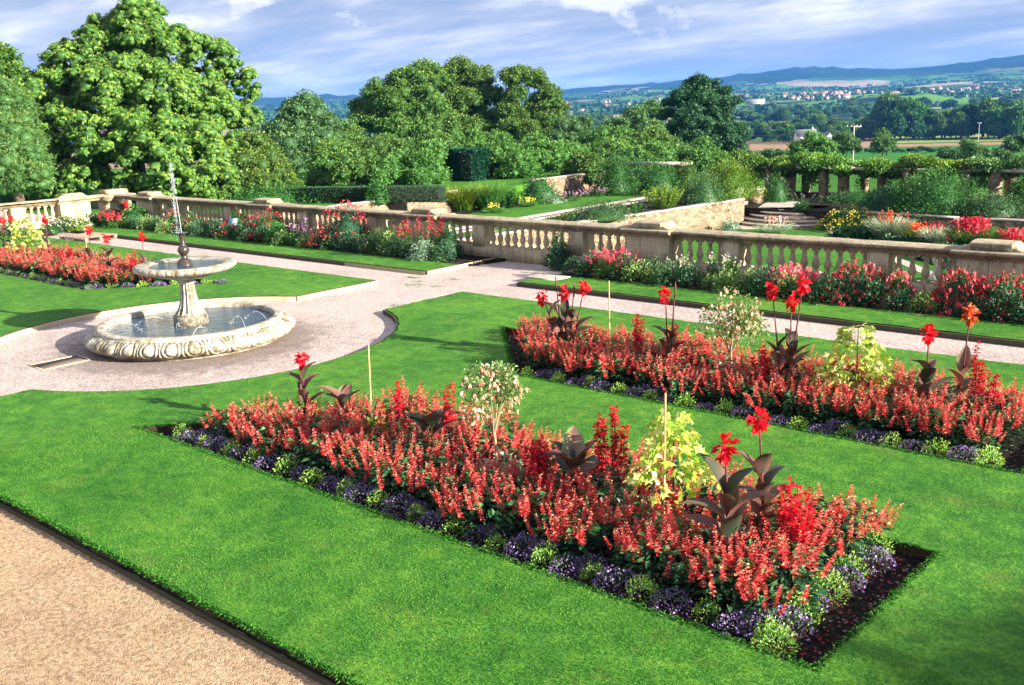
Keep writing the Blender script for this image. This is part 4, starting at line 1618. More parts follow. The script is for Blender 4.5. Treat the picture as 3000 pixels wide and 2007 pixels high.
for lab, px, py, Y, w, h, lm, fm, nf in (
        ('low golden leaved plant around the first cane in the nearest bed', 845, 915, YB1 + .05, .55, .34, LM_yell, None, 0),
        ('silver edged pelargonium with red flowers below the abutilon', 1500, 1120, YB1 - .05, .75, .33, LM_grey, FM_crim, 60),
        ('silver edged pelargonium left of the largest bronze canna', 1410, 1090, YB1, .6, .32, LM_grey, FM_crim, 50),
        ('pink flowered pelargonium at the foot of the nearest fuchsia', 1150, 1005, YB1 - .05, .6, .36, LM_grey, FM_white, 90),
        ('pale yellow leaved plant around the cane in the second bed', 1400, 755, YB2 - .05, .8, .34, LM_yell, FM_yel, 60),
        ('pink flowered pelargonium at the foot of the second fuchsia', 1670, 835, YB2 - .15, .9, .34, LM_grey, FM_white, 130),
        ('silver leaved plant between crimson spikes in the nearest bed', 935, 945, YB1 - .1, .5, .34, LM_grey, None, 0),
        ('low golden plant beside the yellow abutilon in the second bed', 1880, 850, YB2 - .1, .6, .32, LM_yell, FM_yel, 30)):
    shrub('bedding_plant', lab, 'bedding plant', (bx(px, py, Y), Y, .01), w, h, lm, 320, .055, fm, nf, .035, asp=.75)

# ---- the border in front of the balustrade


def border(label, px, pyt, wpx, style, lm, fm, nl, ls, nf, fs, Y=17.75, name='flowering_shrub', cat='shrub', asp=.5):
    X, _, zt = onY(px, pyt, Y)
    d = math.hypot(X, Y)
    w = wpx * d / 2326.0 * 1.05
    return shrub(name, label, cat, (X, Y, .06), w * 1.12, max(.25, (zt - .06) * 1.07), lm, nl, ls, fm, nf, fs, style, asp=asp)


rs.seed(61)
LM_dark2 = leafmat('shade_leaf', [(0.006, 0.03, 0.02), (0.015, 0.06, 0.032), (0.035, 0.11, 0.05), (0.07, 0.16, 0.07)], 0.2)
B = [
    ('dense coral red spikes by the sunlit corner of the balustrade', 250, 478, 46, 'spikes', LM_mid, FM_rose, 300, .09, 420, .07, 16.9),
    ('feathery green bush right of the corner flowers', 300, 476, 66, 'mound', LM_mid, None, 900, .09, 0, .03, 17.8),
    ('low grey green plants with mauve flowers near the far corner', 352, 500, 46, 'mound', LM_blue, FM_lilac, 500, .07, 50, .05, 17.7),
    ('pink red flowering bush seen through the fountain jet', 395, 492, 44, 'mound', LM_mid, FM_rose, 500, .07, 130, .07, 17.6),
    ('dull green bush with dark pink flowers right of the jet', 440, 495, 46, 'mound', LM_blue, FM_pink, 500, .07, 60, .06, 17.8),
    ('small dark bush with red flowers before the full balusters', 482, 508, 40, 'mound', LM_dark, FM_rose, 400, .07, 60, .06, 17.6),
    ('bush with bright rose red flowers above the pale plaque', 541, 490, 44, 'mound', LM_mid, FM_rose, 500, .06, 170, .07, 17.9),
    ('low coral flowered plant in front of the pale plaque', 521, 519, 48, 'mound', LM_mid, FM_rose, 400, .06, 110, .06, 17.3),
    ('low green bush with two red blooms by the grass edge', 568, 512, 40, 'mound', LM_dark, FM_rose, 400, .07, 40, .07, 17.4),
    ('broad bush covered in pink red flowers below the second pier', 612, 494, 86, 'mound', LM_mid, FM_rose, 1000, .06, 520, .055, 17.8),
    ('leafy green bush below the pink red flowers', 640, 520, 56, 'mound', LM_mid, None, 600, .08, 0, .03, 17.35),
    ('lilac pink flower spikes beside the broad red bush', 670, 503, 32, 'spikes', LM_mid, FM_lilac, 180, .08, 160, .055, 17.6),
    ('tall pale pink flower spike standing alone', 697, 499, 16, 'spikes', LM_mid, FM_lilac, 110, .08, 110, .06, 17.6),
    ('big rose bush with many deep red blooms', 790, 484, 96, 'mound', LM_dark, FM_rose, 1100, .06, 430, .065, 17.75),
    ('low spreading red rose left of the big rose bush', 742, 528, 70, 'mound', LM_dark, FM_rose, 700, .06, 230, .065, 17.5),
    ('low green plants with scattered pink and white flowers', 865, 530, 62, 'mound', LM_blue, FM_pink, 700, .06, 70, .05, 17.55),
    ('tall clump of coral red penstemon spikes', 962, 488, 116, 'spikes', LM_mid, FM_rose, 1500, .07, 1050, .048, 17.65),
    ('rounded silver variegated mound at the grass corner', 967, 559, 58, 'mound', LM_grey, None, 750, .06, 0, .03, 17.25),
    ('dark bluish bush against the wall before the gravel gap', 1026, 524, 46, 'mound', LM_dark, None, 600, .07, 0, .03, 17.9),
    ('pale blue green plant beside the silver mound', 1000, 572, 26, 'mound', LM_blue, None, 240, .06, 0, .03, 17.3),
    ('lone dark bush growing against the bare wall', 1278, 548, 48, 'mound', LM_dark, None, 600, .07, 0, .03, 18.05),
    ('bright pink and red penstemon clump at the right of the gap', 1404, 566, 112, 'spikes', LM_yell, FM_pink, 1300, .06, 1100, .055, 17.6),
    ('reddish low flowers left of the bright pink penstemon', 1352, 604, 30, 'mound', LM_dark, FM_rose, 240, .05, 60, .045, 17.5),
    ('dark bush speckled with small pink flowers', 1492, 596, 60, 'mound', LM_dark, FM_pink, 600, .05, 80, .035, 17.7),
    ('upright green stems with white flower spikes', 1556, 576, 56, 'spikes', LM_mid, FM_white, 700, .07, 200, .035, 17.8),
    ('tall leafy green bush with a few white snapdragon spikes', 1655, 572, 84, 'spikes', LM_mid, FM_white, 1500, .08, 260, .04, 17.75),
    ('low rounded yellow green bush by the grass edge', 1730, 648, 42, 'mound', LM_mid, FM_orange, 450, .05, 16, .04, 17.35),
    ('red and pink flowering bush reaching up to the balusters', 1815, 606, 96, 'spikes', LM_mid, FM_pink, 1200, .06, 900, .06, 17.65),
    ('wide fuchsia bush hung with cherry red bells', 1956, 612, 136, 'hang', LM_dark, FM_rose, 2000, .05, 300, .06, 17.75),
    ('smaller fuchsia bush with light pink clusters', 2060, 630, 62, 'hang', LM_mid, FM_pink, 900, .05, 210, .06, 17.6),
    ('full fuchsia bush under the right hand pier', 2200, 628, 110, 'hang', LM_dark, FM_rose, 1700, .05, 380, .06, 17.7),
    ('fuchsia bush at the right edge of the photo', 2305, 640, 110, 'hang', LM_dark, FM_rose, 1500, .05, 300, .06, 17.8),
    ('white and pink phlox bush against the sunlit return wall', 150, 500, 46, 'mound', LM_mid, FM_white, 500, .07, 220, .06, 16.4),
    ('cream flowering bush at the foot of the sunlit return wall', 182, 503, 40, 'mound', LM_yell, FM_white, 450, .07, 200, .055, 16.2),
    ('pale pink flowers right of the red canna on the left', 115, 512, 36, 'mound', LM_mid, FM_white, 400, .07, 130, .055, 15.2),
    ('green leafy bush between the phlox and the corner', 215, 492, 40, 'mound', LM_mid, None, 450, .08, 0, .05, 17.0),
    ('leafy bush with pink blooms at the left edge behind the bed', 20, 515, 60, 'mound', LM_mid, FM_white, 600, .07, 170, .055, 14.2),
]
for b_ in B:
    border(*b_[:11], Y=b_[11])
canna('dark leaved canna with pale red bloom in the far corner', bx(250, 485, 17.2), 17.2, 1.0, [(290, 470)], nl=12, sc=1.3, z=.06)
pla = Acc()
p0 = onY(528, 512, 17.6)
pla.box((0, 0, .25), (.34, .02, .34))
pla.box((0, 0, .06), (.03, .03, .12))
tag(pla.build('plaque', M_bluepl, None, False, (p0[0], 17.6, p0[2] - .25)), 'small pale blue board half hidden among red flowers', 'plaque').rotation_euler = (-.3, 0, .2)
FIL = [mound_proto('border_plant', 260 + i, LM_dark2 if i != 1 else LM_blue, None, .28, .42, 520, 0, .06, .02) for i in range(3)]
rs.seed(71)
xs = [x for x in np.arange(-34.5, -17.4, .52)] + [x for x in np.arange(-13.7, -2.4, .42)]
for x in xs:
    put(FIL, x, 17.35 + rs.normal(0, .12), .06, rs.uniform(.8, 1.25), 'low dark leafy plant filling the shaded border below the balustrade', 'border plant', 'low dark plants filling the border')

# fallen petals, weeds in the gravel
rs.seed(75)
g = Acc()
n = 130
P = np.concatenate([np.stack([rs.uniform(-3.0, -2.66, n), rs.uniform(5.85, 7.9, n), np.full(n, .018)], -1),
                    np.stack([rs.uniform(-11, -3, n), rs.uniform(5.82, 5.95, n), np.full(n, .018)], -1),
                    np.stack([rs.uniform(-12, -3, n), rs.uniform(16.9, 17.2, n), np.full(n, LZ + .006)], -1)])
g.kites(P, unit(sph(3 * n) * np.array([1, 1, .15])), .022, .018, up=np.tile([0, 0, 1.], (3 * n, 1)) + rs.normal(0, .2, (3 * n, 3)), t=rs.uniform(0, 1, 3 * n), droop=0)
tag(g.build('fallen_petals', FM_rose), 'red petals scattered on the soil and grass below the flowers', 'petals', kind='stuff')
g = Acc()
for (px, py) in ((943, 636), (948, 636), (939, 652), (960, 652), (1000, 656), (955, 645), (905, 700), (1040, 640), (560, 690), (330, 712)):
    c = G(px, py, .004)
    n = 90
    P = c + np.stack([rs.normal(0, .10, n), rs.normal(0, .05, n), np.zeros(n)], -1)
    g.kites(P, unit(np.stack([rs.normal(0, .8, n), rs.normal(0, .8, n), np.ones(n)], -1)), .025, .008, t=rs.uniform(0, .8, n))
tag(g.build('gravel_weeds', M_blade), 'small tufts of weed growing through the gravel paths', 'weeds', kind='stuff')

# ================================================================ LOWER GARDEN
RT, PT, TT, LT = -1.7, -3.0, -2.2, -0.8       # rill terrace, plat, pergola terrace, left lawn
LEVEL_MAT = M_lawn2 = grassmat('far_lawn_grass', (0.03, 0.11, 0.012), (0.055, 0.185, 0.018), (0.10, 0.27, 0.025), sc=.5)


def terr_r(r):
    return np.interp(r, [0, 62, 78, 110, 180, 280, 400, 600, 720, 1200, 2000, 2800, 3600], [-3.2, -3.2, -3.6, -5.0, -8.2, -13.5, -19, -24.5, -27.5, -28, -17, -6, 4])


RIDGE = [(-400, 250), (300, 240), (560, 229), (640, 224), (700, 219), (760, 217), (850, 222), (960, 224), (1150, 218), (1300, 205), (1400, 196), (1500, 190), (1560, 184), (1650, 176),
         (1700, 170), (1760, 163), (1820, 154), (1870, 153), (1940, 157), (2050, 157), (2130, 152), (2200, 145), (2280, 133), (2344, 126), (2700, 100), (3200, 120)]
_rz = [rng(px, py, 5600) for px, py in RIDGE]
RAZ = np.array([math.atan2(p[0], p[1]) for p in _rz])
RZZ = np.array([p[2] for p in _rz])
od = np.argsort(RAZ)
RAZ, RZZ = RAZ[od], RZZ[od]


def terrain_z(X, Y):
    r = np.hypot(X, Y)
    az = np.arctan2(X, Y)
    base = terr_r(r)
    rid = np.interp(az, RAZ, RZZ)
    f = np.clip((r - 3300) / (5600 - 3300), 0, 1)
    f = f * f * (3 - 2 * f) * .55 + f * .45
    hill = (rid - 4) * f + 4
    z = np.where(r > 3300, hill * f + base * (1 - f), base)
    z = np.where(r > 5600, rid - (r - 5600) * .03, z)
    # rolling bumps
    z = z + np.where(r > 900, (np.sin(X / 240.0) * np.cos(Y / 310.0) + .6 * np.sin(X / 97 + 1) * np.sin(Y / 133)) * np.clip((r - 900) / 2500, 0, 1) * 9 * np.where(r > 4500, np.clip((5600 - r) / 1100, 0, 1), 1), 0)
    kn = rng(2060, 212, 1900)       # the small green knoll
    z = z + 15 * np.exp(-(((X - kn[0]) / 85) ** 2 + ((Y - kn[1]) / 85) ** 2) ** 1.2)
    return z


def terrain():
    rr = np.concatenate([np.linspace(3, 60, 14), np.geomspace(64, 900, 60), np.geomspace(930, 5600, 110), np.linspace(5700, 7500, 10)])
    aa = np.linspace(math.radians(-92), math.radians(30), 260)
    Rr, A = np.meshgrid(rr, aa, indexing='ij')
    X, Y = Rr * np.sin(A), Rr * np.cos(A)
    Z = terrain_z(X, Y)
    n, k = Rr.shape
    i = np.arange(n - 1)[:, None] * k
    j = np.arange(k - 1)[None, :]
    F = np.stack([i + j, i + j + 1, i + k + j + 1, i + k + j], -1).reshape(-1, 4)[:, ::-1]
    # forest roughness on the ridge
    rough = rs.normal(0, 1, Z.shape) * np.clip((Rr - 4300) / 700, 0, 1) * 3.2
    Z = Z + rough
    g = Acc()
    g.add(np.stack([X, Y, Z], -1).reshape(-1, 3), F)
    m, nt, b = newmat('countryside')
    p = pos(nt)
    sx = N(nt, 'ShaderNodeSeparateXYZ')
    nt.links.new(p, sx.inputs[0])
    x2, y2 = sx.outputs[0], sx.outputs[1]
    r = math_n(nt, 'SQRT', math_n(nt, 'ADD', math_n(nt, 'MULTIPLY', x2, x2), math_n(nt, 'MULTIPLY', y2, y2)))
    warp = mapping(nt, p, (1, 1, 0))
    # field pattern
    v = N(nt, 'ShaderNodeTexVoronoi')
    v.distance = 'CHEBYCHEV'
    v.inputs['Scale'].default_value = 1.0
    nt.links.new(mapping(nt, warp, (1 / 330.0, 1 / 210.0, 0), rot=(0, 0, .6)), v.inputs['Vector'])
    sp = N(nt, 'ShaderNodeSeparateColor')
    nt.links.new(v.outputs['Color'], sp.inputs[0])
    fields = ramp(nt, sp.outputs[0], [(0.0, (0.08, 0.20, 0.03)), (0.25, (0.11, 0.25, 0.04)), (0.40, (0.05, 0.13, 0.03)), (0.50, (0.36, 0.30, 0.19)), (0.68, (0.14, 0.26, 0.06)),
                                      (0.80, (0.42, 0.34, 0.24)), (0.92, (0.20, 0.14, 0.09))], 'CONSTANT')
    ve = N(nt, 'ShaderNodeTexVoronoi')
    ve.distance = 'CHEBYCHEV'
    ve.feature = 'F1'
    hedge_n = noise(nt, warp, 1 / 90.0, 4, 0.6)
    woods = ramp(nt, math_n(nt, 'ADD', noise(nt, warp, 1 / 420.0, 6, 0.62), math_n(nt, 'MULTIPLY', math_n(nt, 'SUBTRACT', hedge_n, .5), .5)), [(0.53, (0,) * 3), (0.56, (1,) * 3)])
    far_f = ramp(nt, math_n(nt, 'DIVIDE', r, 6000.0), [(0.12, (0,) * 3), (0.2, (1,) * 3)])
    wcol = mixc(nt, noise(nt, p, 1 / 30.0, 4), (0.006, 0.022, 0.014), (0.02, 0.055, 0.025))
    c = mixc(nt, math_n(nt, 'MULTIPLY', woods, far_f), fields, wcol)
    ridgef = ramp(nt, math_n(nt, 'ADD', math_n(nt, 'DIVIDE', r, 6000.0), math_n(nt, 'MULTIPLY', math_n(nt, 'SUBTRACT', hedge_n, .5), .14)), [(0.76, (0,) * 3), (0.82, (0.95,) * 3)])
    c = mixc(nt, ridgef, c, wcol)
    # the near fields: meadow behind the pergola, ploughed strip, pale stubble
    vy = math_n(nt, 'ADD', math_n(nt, 'MULTIPLY', y2, math.cos(math.radians(33))), math_n(nt, 'MULTIPLY', x2, -math.sin(math.radians(33))))
    wv = math_n(nt, 'ADD', vy, math_n(nt, 'MULTIPLY', math_n(nt, 'SUBTRACT', noise(nt, warp, 1 / 160.0, 2), .5), 26))
    meadow = [(0.0, (0.07, 0.17, 0.03)), (0.20, (0.055, 0.19, 0.025)), (0.455, (0.040, 0.20, 0.022)), (0.470, (0.08, 0.14, 0.04)), (0.485, (0.36, 0.235, 0.145))]
    wq = math_n(nt, 'DIVIDE', wv, 1000.0)
    nfl = ramp(nt, wq, meadow + [(0.70, (0.38, 0.26, 0.16)), (0.71, (0.05, 0.09, 0.03)), (0.74, (0.17, 0.27, 0.06))])
    nfr = ramp(nt, wq, meadow + [(0.53, (0.36, 0.25, 0.16)), (0.535, (0.04, 0.08, 0.03)), (0.55, (0.04, 0.08, 0.03)), (0.555, (0.24, 0.34, 0.08)), (0.72, (0.28, 0.36, 0.12)), (0.73, (0.05, 0.09, 0.03))])
    rat = math_n(nt, 'DIVIDE', x2, math_n(nt, 'MAXIMUM', y2, 1.0))
    nf = mixc(nt, ramp(nt, math_n(nt, 'ADD', rat, 1.0), [(0.590, (0,) * 3), (0.596, (1,) * 3)]), nfl, nfr)
    nf = mixc(nt, 1.0, nf, ramp(nt, noise(nt, p, .35, 5, .65), [(0.35, (.55, .62, .5)), (.5, (1, 1, 1)), (.65, (1.25, 1.2, 1.1))]), 'MULTIPLY')
    c = mixc(nt, ramp(nt, math_n(nt, 'DIVIDE', r, 1000.0), [(0.72, (0,) * 3), (0.86, (1,) * 3)]), nf, c)
    nt.links.new(c, b.inputs['Base Color'])
    b.inputs['Roughness'].default_value = 0.95
    b.inputs['Specular IOR Level'].default_value = 0.05
    tag(g.build('terrain', m, None, True), kind='structure')


terrain()
for nm, pts, z, mat in (('left_lawn', [(-150, -60), (-38.6, -60), (-38.6, 52), (-75, 52), (-150, 20)], LT, M_lawn2),
                        ('rill_terrace', [(-38.7, 18.8), (-31.4, 18.8), (-27.45, 48.9), (-27.5, 49.6), (-38.7, 52)], RT, M_soil),
                        ('plat_lawn', [(-27.5, 18.8), (14, 18.8), (14, 49.6), (-27.5, 49.6)], PT, M_lawn2),
                        ('pergola_terrace', [(-60, 49.8), (14, 49.8), (14, 59.5), (-60, 59.5)], TT, M_soil)):
    g = Acc()
    g.prism([pts], z - 3, z, 0.5, 0, 0)
    o = g.build('terrace_ground' if 'lawn' not in nm else 'lower_lawn', mat)
    tag(o, kind='structure')


def slabpoly(name, px, z, mat, dz=.02, world=None):
    pts = [tuple(G(x, y, z)[:2]) for x, y in px] if world is None else world
    g = Acc()
    g.prism([pts], z - .05, z + dz)
    return tag(g.build(name, mat), kind='structure')


# lawn walk and stone rill edges on the raised terrace
slabpoly('terrace_lawn', None, RT, M_lawn2, .05, [(-36.2, 24), (-32.6, 24), (-32.9, 49), (-36.5, 49)])
for x0 in (-32.55, -31.6):
    slabpoly('rill_edging', None, RT, M_flag, .07, [(x0, 24), (x0 + .32, 24), (x0 - .05, 48.5), (x0 - .37, 48.5)])
slabpoly('terrace_lawn', None, RT, M_lawn2, .045, [(-31.2, 24), (-30.2, 24), (-30.4, 40), (-31.4, 40)])
slabpoly('stone_path', [(1690, 512), (1885, 508), (1895, 522), (1690, 526)], PT, M_flag, .02)
slabpoly('stone_path', [(1895, 515), (1915, 530), (2200, 650), (2140, 640), (1890, 528)], PT, M_flag, .016)
slabpoly('landing', [(1735, 476), (1820, 474), (1835, 462), (1760, 459)], TT, M_flag, .02)
slabpoly('plat_bed', [(1990, 520), (2344, 505), (2500, 700), (2230, 640), (1960, 545)], PT, M_soil, .03)


def wall(name, label, A, B_, zb, zt, th, mat, capm=None, cap_h=.07):
    A, B_ = np.array(A, float), np.array(B_, float)
    e = empty(name, (A[0], A[1], zb), 0, label, 'wall')
    d = (B_ - A) / np.linalg.norm(B_ - A)
    n = np.array([-d[1], d[0]])
    k = max(2, int(np.linalg.norm(B_ - A) / .6))
    us = np.linspace(0, np.linalg.norm(B_ - A), k)

    def ring(off, z0, z1, jit):
        V = []
        for u in us:
            p = d * u
            j = rs.normal(0, jit, 4)
            V += [[*(p + n * (off + j[0])), z0], [*(p - n * (off + j[1])), z0], [*(p - n * (off + j[2])), z1 + j[3]], [*(p + n * off), z1 + j[3]]]
        F = []
        for i in range(k - 1):
            for q in range(4):
                F.append([i * 4 + q, i * 4 + (q + 1) % 4, (i + 1) * 4 + (q + 1) % 4, (i + 1) * 4 + q])
        F += [[3, 2, 1, 0], [(k - 1) * 4 + q for q in range(4)]]
        return V, F
    g = Acc()
    g.add(*ring(th / 2, -.3, zt - zb - cap_h, .012))
    g.build('masonry', mat, e)
    g = Acc()
    g.add(*ring(th / 2 + .05, zt - zb - cap_h + .002, zt - zb, .012))
    g.build('coping', capm or M_flag, e)
    return e


wall('retaining_wall', 'sunlit rubble retaining wall dropping from the raised terrace to the sunken lawn', (-31.3, 18.9), (-27.3, 48.9), PT, -1.62, .45, M_rubble)
wall('retaining_wall', 'long rubble wall between the left lawn and the raised terrace', (-38.5, 19.2), (-38.5, 38.6), RT, -.62, .45, M_rubble)
wall('retaining_wall', 'short far piece of rubble wall beyond the grasses', (-38.6, 45.0), (-38.4, 51.6), RT, -.55, .45, M_rubble)
wall('retaining_wall', 'low dark retaining wall right of the curved steps', (-22.3, 50.1), (-16.2, 49.3), PT, -2.13, .35, M_rubble)
wall('retaining_wall', 'low stone wall behind the red gladioli at the right edge', (-15.7, 49.2), (-4, 49.5), PT, -2.13, .35, M_rubble)

# curved steps
st = empty('stone_steps', (-25.4, 51.5, PT), 0, 'semicircular weathered stone steps rising from the sunken lawn to the pergola', 'steps')
for i in range(5):
    g = Acc()
    rr_ = 3.35 - i * .42
    th0 = .16
    pts = [(rr_ * math.cos(a) * 1.0 + (.35 * i * .2), rr_ * math.sin(a)) for a in np.linspace(PI * 1.0, PI * 2.0, 30)] + [(rr_, .8), (-rr_, .8)]
    g.prism([pts], .16 * i - .02, .16 * i + .11)
    g.build('tread_block', M_darkkerb if False else M_rubbled if 'M_rubbled' in globals() else M_rubble, st)
    g = Acc()
    pts = [((rr_ + .04) * math.cos(a), (rr_ + .04) * math.sin(a)) for a in np.linspace(PI * 1.0, PI * 2.0, 30)] + [(rr_, .8), (-rr_, .8)]
    g.prism([pts], .16 * i + .112, .16 * (i + 1))
    g.build('tread', M_flag, st)
g = Acc()
pb_ = G(1735, 470, -2.0)
pe = empty('stone_pedestal', (-28.3, 52.0, TT), 0, 'square stone end block beside the top of the curved steps', 'pedestal')
g.box((0, 0, .35), (1.0, .7, .8))
g.build('block', M_rubble, pe)
g = Acc()
g.box((0, 0, .79), (1.12, .82, .07))
g.build('cap', M_flag, pe)
us = empty('stone_steps', (-28.6, 50.6, TT), 0, 'small straight steps climbing left from the curved steps to the raised terrace', 'steps')
for i in range(3):
    g = Acc()
    g.box((-.38 * i, 0, .085 + .165 * i), (.75, 1.5, .165))
    g.build('step', M_flag, us)
sd = Acc()
sd.lathe([(.30, 0), (.30, .1), (.22, .14), (.12, .25), (.10, .5), (.16, .62), (.20, .72), (.12, .80), (.14, .9), (.09, 1.05), (.02, 1.12)], seg=16)
q = G(2143, 640, PT)
tag(sd.build('stone_finial', M_flag, None, True, (q[0], q[1], PT + .02)), 'pale turned stone finial seen between the balusters at the right', 'ornament')

# pergola
PGY = 57.0
pg = empty('pergola', (-30, PGY, TT), 0, 'long stone pier pergola with beams overgrown by climbers beyond the sunken garden', 'pergola')
o_ = np.array([-30, PGY, TT])
PB = -0.66
for i, (px, w, dy, rnd) in enumerate(((1760, 19, 0, 1), (1806, 32, 0, 1), (1845, 20, 1.9, 1), (1885, 22, 0, 1), (1931, 20, 0, 0), (1979, 18, 2.2, 1), (2018, 20, 0, 1), (2076, 24, 0, 1), (2120, 16, 2.4, 0),
                                      (2158, 22, 0, 1), (2212, 20, 0, 0), (2279, 26, 0, 1), (2314, 22, .6, 0), (2350, 22, 2.2, 1))):
    p = onY(px, 420, PGY + dy)
    ww = w / 2326.0 * math.hypot(p[0], PGY + dy) * .95
    g = Acc()
    k = 12 if rnd else 4
    V = [(ww / 2 * (1.35 if k == 4 else 1), z) for z in np.linspace(0, PB - TT, 8)]
    g.lathe([(r * (1 + rs.normal(0, .02)), z) for r, z in V], c=(p[0] + 30, dy, 0), seg=k, rot=PI / 4)
    g.build('pier', M_rubble, pg)
for (xa, xb, dy) in ((-31.5, -24.6, 0), (-24.5, -19.2, 0), (-19.1, -11.5, 0), (-31.5, -22, 2.2), (-21.9, -11.5, 2.2)):
    g = Acc()
    g.box(((xa + xb) / 2 + 30, dy, PB - TT + .075), (xb - xa, .32, .15))
    g.build('beam', M_slate if False else M_flag, pg)
for i, x in enumerate(np.arange(-31, -11.5, 1.25)):
    g = Acc()
    g.box((x + 30, 1.1, PB - TT + .19), (.14, 3.2, .075))
    g.build('cross_beam', M_bark, pg)


def vine(label, px0, px1, ztop, n, lm, hang=.0, dy=1.0):
    a, b_ = onY(px0, 400, PGY + dy)[0], onY(px1, 400, PGY + dy)[0]
    e = empty('climbing_plant', ((a + b_) / 2, PGY + dy, TT), 0, label, 'climber')
    L = b_ - a
    nb = max(3, int(abs(L) / .42))
    g = Acc()
    for i in range(nb):
        c = np.array([(i + .5) / nb * L - L / 2, rs.normal(-.3, .6), PB - TT + .12 + rs.uniform(-.15, ztop)])
        k = int(n // nb * 2.2)
        core(g, c + np.array([0, 0, -.05]), .42, .2, False)
        d = sph(k)
        P = c + d * np.array([.62, 1.0, rs.uniform(.26, .5)]) * rs.uniform(.5, 1.05, k)[:, None]
        D = unit(d + rs.normal(0, .6, (k, 3)))
        g.kites(P, D, rs.uniform(.10, .20, k), rs.uniform(.08, .13, k), t=np.clip(rs.uniform(0, .7, k) + .25 * d[:, 2], 0, 1))
    if hang:
        for i in range(int(hang)):
            x = rs.uniform(-L / 2, L / 2)
            k = 260
            ln = rs.uniform(.5, 1.5)
            P = np.stack([np.full(k, x) + rs.normal(0, .16, k), rs.normal(-.9, .2, k), PB - TT + .1 - ln * rs.uniform(0, 1, k)], -1)
            g.kites(P, unit(sph(k)), rs.uniform(.09, .16, k), .09, t=rs.uniform(0, .9, k))
    g.build('foliage', lm, e)


rs.seed(81)
LM_apple2 = leafmat('vine_leaf', [(0.03, 0.10, 0.025), (0.08, 0.21, 0.04), (0.17, 0.34, 0.06), (0.32, 0.48, 0.11)], .33)
vine('dark climber smothering the left end of the pergola', 1735, 1830, .35, 4200, LM_oak, 7)
vine('mixed green climber on the pergola between round and square piers', 1830, 1925, .45, 3600, LM_apple2, 4)
vine('thin bright climber above the square pier', 1925, 2030, .18, 1900, LM_apple2, 1)
vine('dark green climber in the middle of the pergola', 2030, 2130, .30, 2800, LM_oak, 2)
vine('yellow green climber spilling over the pergola', 2125, 2225, .32, 3200, LM_yell, 4)
vine('loose dull climber at the right end of the pergola', 2235, 2360, .35, 2200, LM_blue, 3)


# ---- plants of the lower garden: bottom centre given by photo pixel on plane z
def low(label, px, pyb, z, wpx, hpx, style, lm, fm=None, nl=900, ls=.12, nf=0, fs=.07, name='shrub', cat='shrub', asp=.5, back=0.0):
    p = G(px, pyb, z)
    d = math.hypot(p[0], p[1])
    k = d / 2326.0
    if back:
        p = p * (1 + back)
        p[2] = z
    return shrub(name, label, cat, (p[0], p[1], z), wpx * k * 1.05, hpx * k * 1.02, lm, nl, ls, fm, nf, fs, style, asp=asp)


rs.seed(91)
low('leafy bush hiding the middle of the stone shelter', 1520, 425, RT, 70, 50, 'mound', LM_mid, None, 1600, .12)
low('dark bush against the left pier of the stone shelter', 1462, 432, RT, 60, 56, 'mound', LM_dark, None, 1400, .12)
low('dark ivy clad bush against the right pier of the stone shelter', 1572, 432, RT, 56, 58, 'mound', LM_oak, None, 1400, .12)
low('pale ornamental grass clump beside the stone wall', 1060, 482, RT, 95, 66, 'grassy', LM_yell, None, 1500, .035, name='ornamental_grass', cat='grass clump')
low('arching ornamental grass clump right of the pale one', 1118, 480, RT, 85, 66, 'grassy', LM_mid, None, 1400, .035, name='ornamental_grass', cat='grass clump')
low('dull green upright perennial by the grasses', 1160, 478, RT, 70, 60, 'spikes', LM_mid, None, 1500, .12, 260)
low('feathery green shrub behind the yellow flowers', 1235, 466, RT, 90, 62, 'mound', LM_mid, None, 1600, .10)
low('yellow orange daylilies by the lawn walk', 1208, 475, RT, 44, 20, 'grassy', LM_mid, FM_yel, 400, .03, 22, .08, 'daylily', 'flowering plant')
low('pale yellow daylilies below the grasses', 1130, 488, RT, 60, 20, 'grassy', LM_mid, FM_yel, 400, .03, 10, .08, 'daylily', 'flowering plant')
low('grey leaved catmint by the left wall', 1030, 482, RT, 60, 26, 'mound', LM_blue, None, 500, .08)
low('grey plants growing against the rubble wall left of the grasses', 950, 478, RT, 90, 30, 'mound', LM_blue, None, 700, .08)
low('silver foliage edging with white flowers by the lawn walk', 1265, 466, RT, 60, 18, 'mound', LM_grey, FM_white, 400, .08, 30, .06)
low('mauve iris like flowers edging the lawn walk', 1310, 462, RT, 60, 28, 'spikes', LM_blue, FM_lilac, 500, .10, 200, .07)
low('pink phlox flowers at the end of the lawn walk', 1360, 452, RT, 84, 26, 'spikes', LM_blue, FM_lilac, 500, .10, 420, .09)
low('dense rounded dark green bush at the end of the lawn walk', 1412, 446, RT, 86, 82, 'mound', LM_mid, None, 2600, .13)
low('broad green shrub behind the lawn walk', 1500, 438, RT, 110, 60, 'mound', LM_mid, None, 1800, .12)
low('fresh green upright perennials on top of the retaining wall', 1517, 476, RT, 112, 62, 'spikes', LM_yell, None, 3400, .12, 900)
low('low dark plants left of the upright perennials', 1375, 500, RT, 150, 34, 'mound', LM_blue, None, 1300, .10)
low('soft green plants edging the retaining wall', 1450, 488, RT, 90, 32, 'spikes', LM_mid, None, 1200, .10, 400)
low('small yellow flowered plant by the stone rill', 1300, 502, RT, 46, 14, 'mound', LM_yell, FM_yel, 260, .07, 40, .06)
low('dark grey green conical shrub on the retaining wall', 1610, 466, RT, 84, 64, 'mound', LM_blue, None, 2200, .09)
low('wide golden green spreading shrub above the steps', 1668, 452, RT, 126, 74, 'mound', LM_yell, None, 3200, .12)
low('brown tinged climber on the sunlit retaining wall', 1625, 515, PT, 60, 44, 'mound', LM_yell, None, 700, .10)
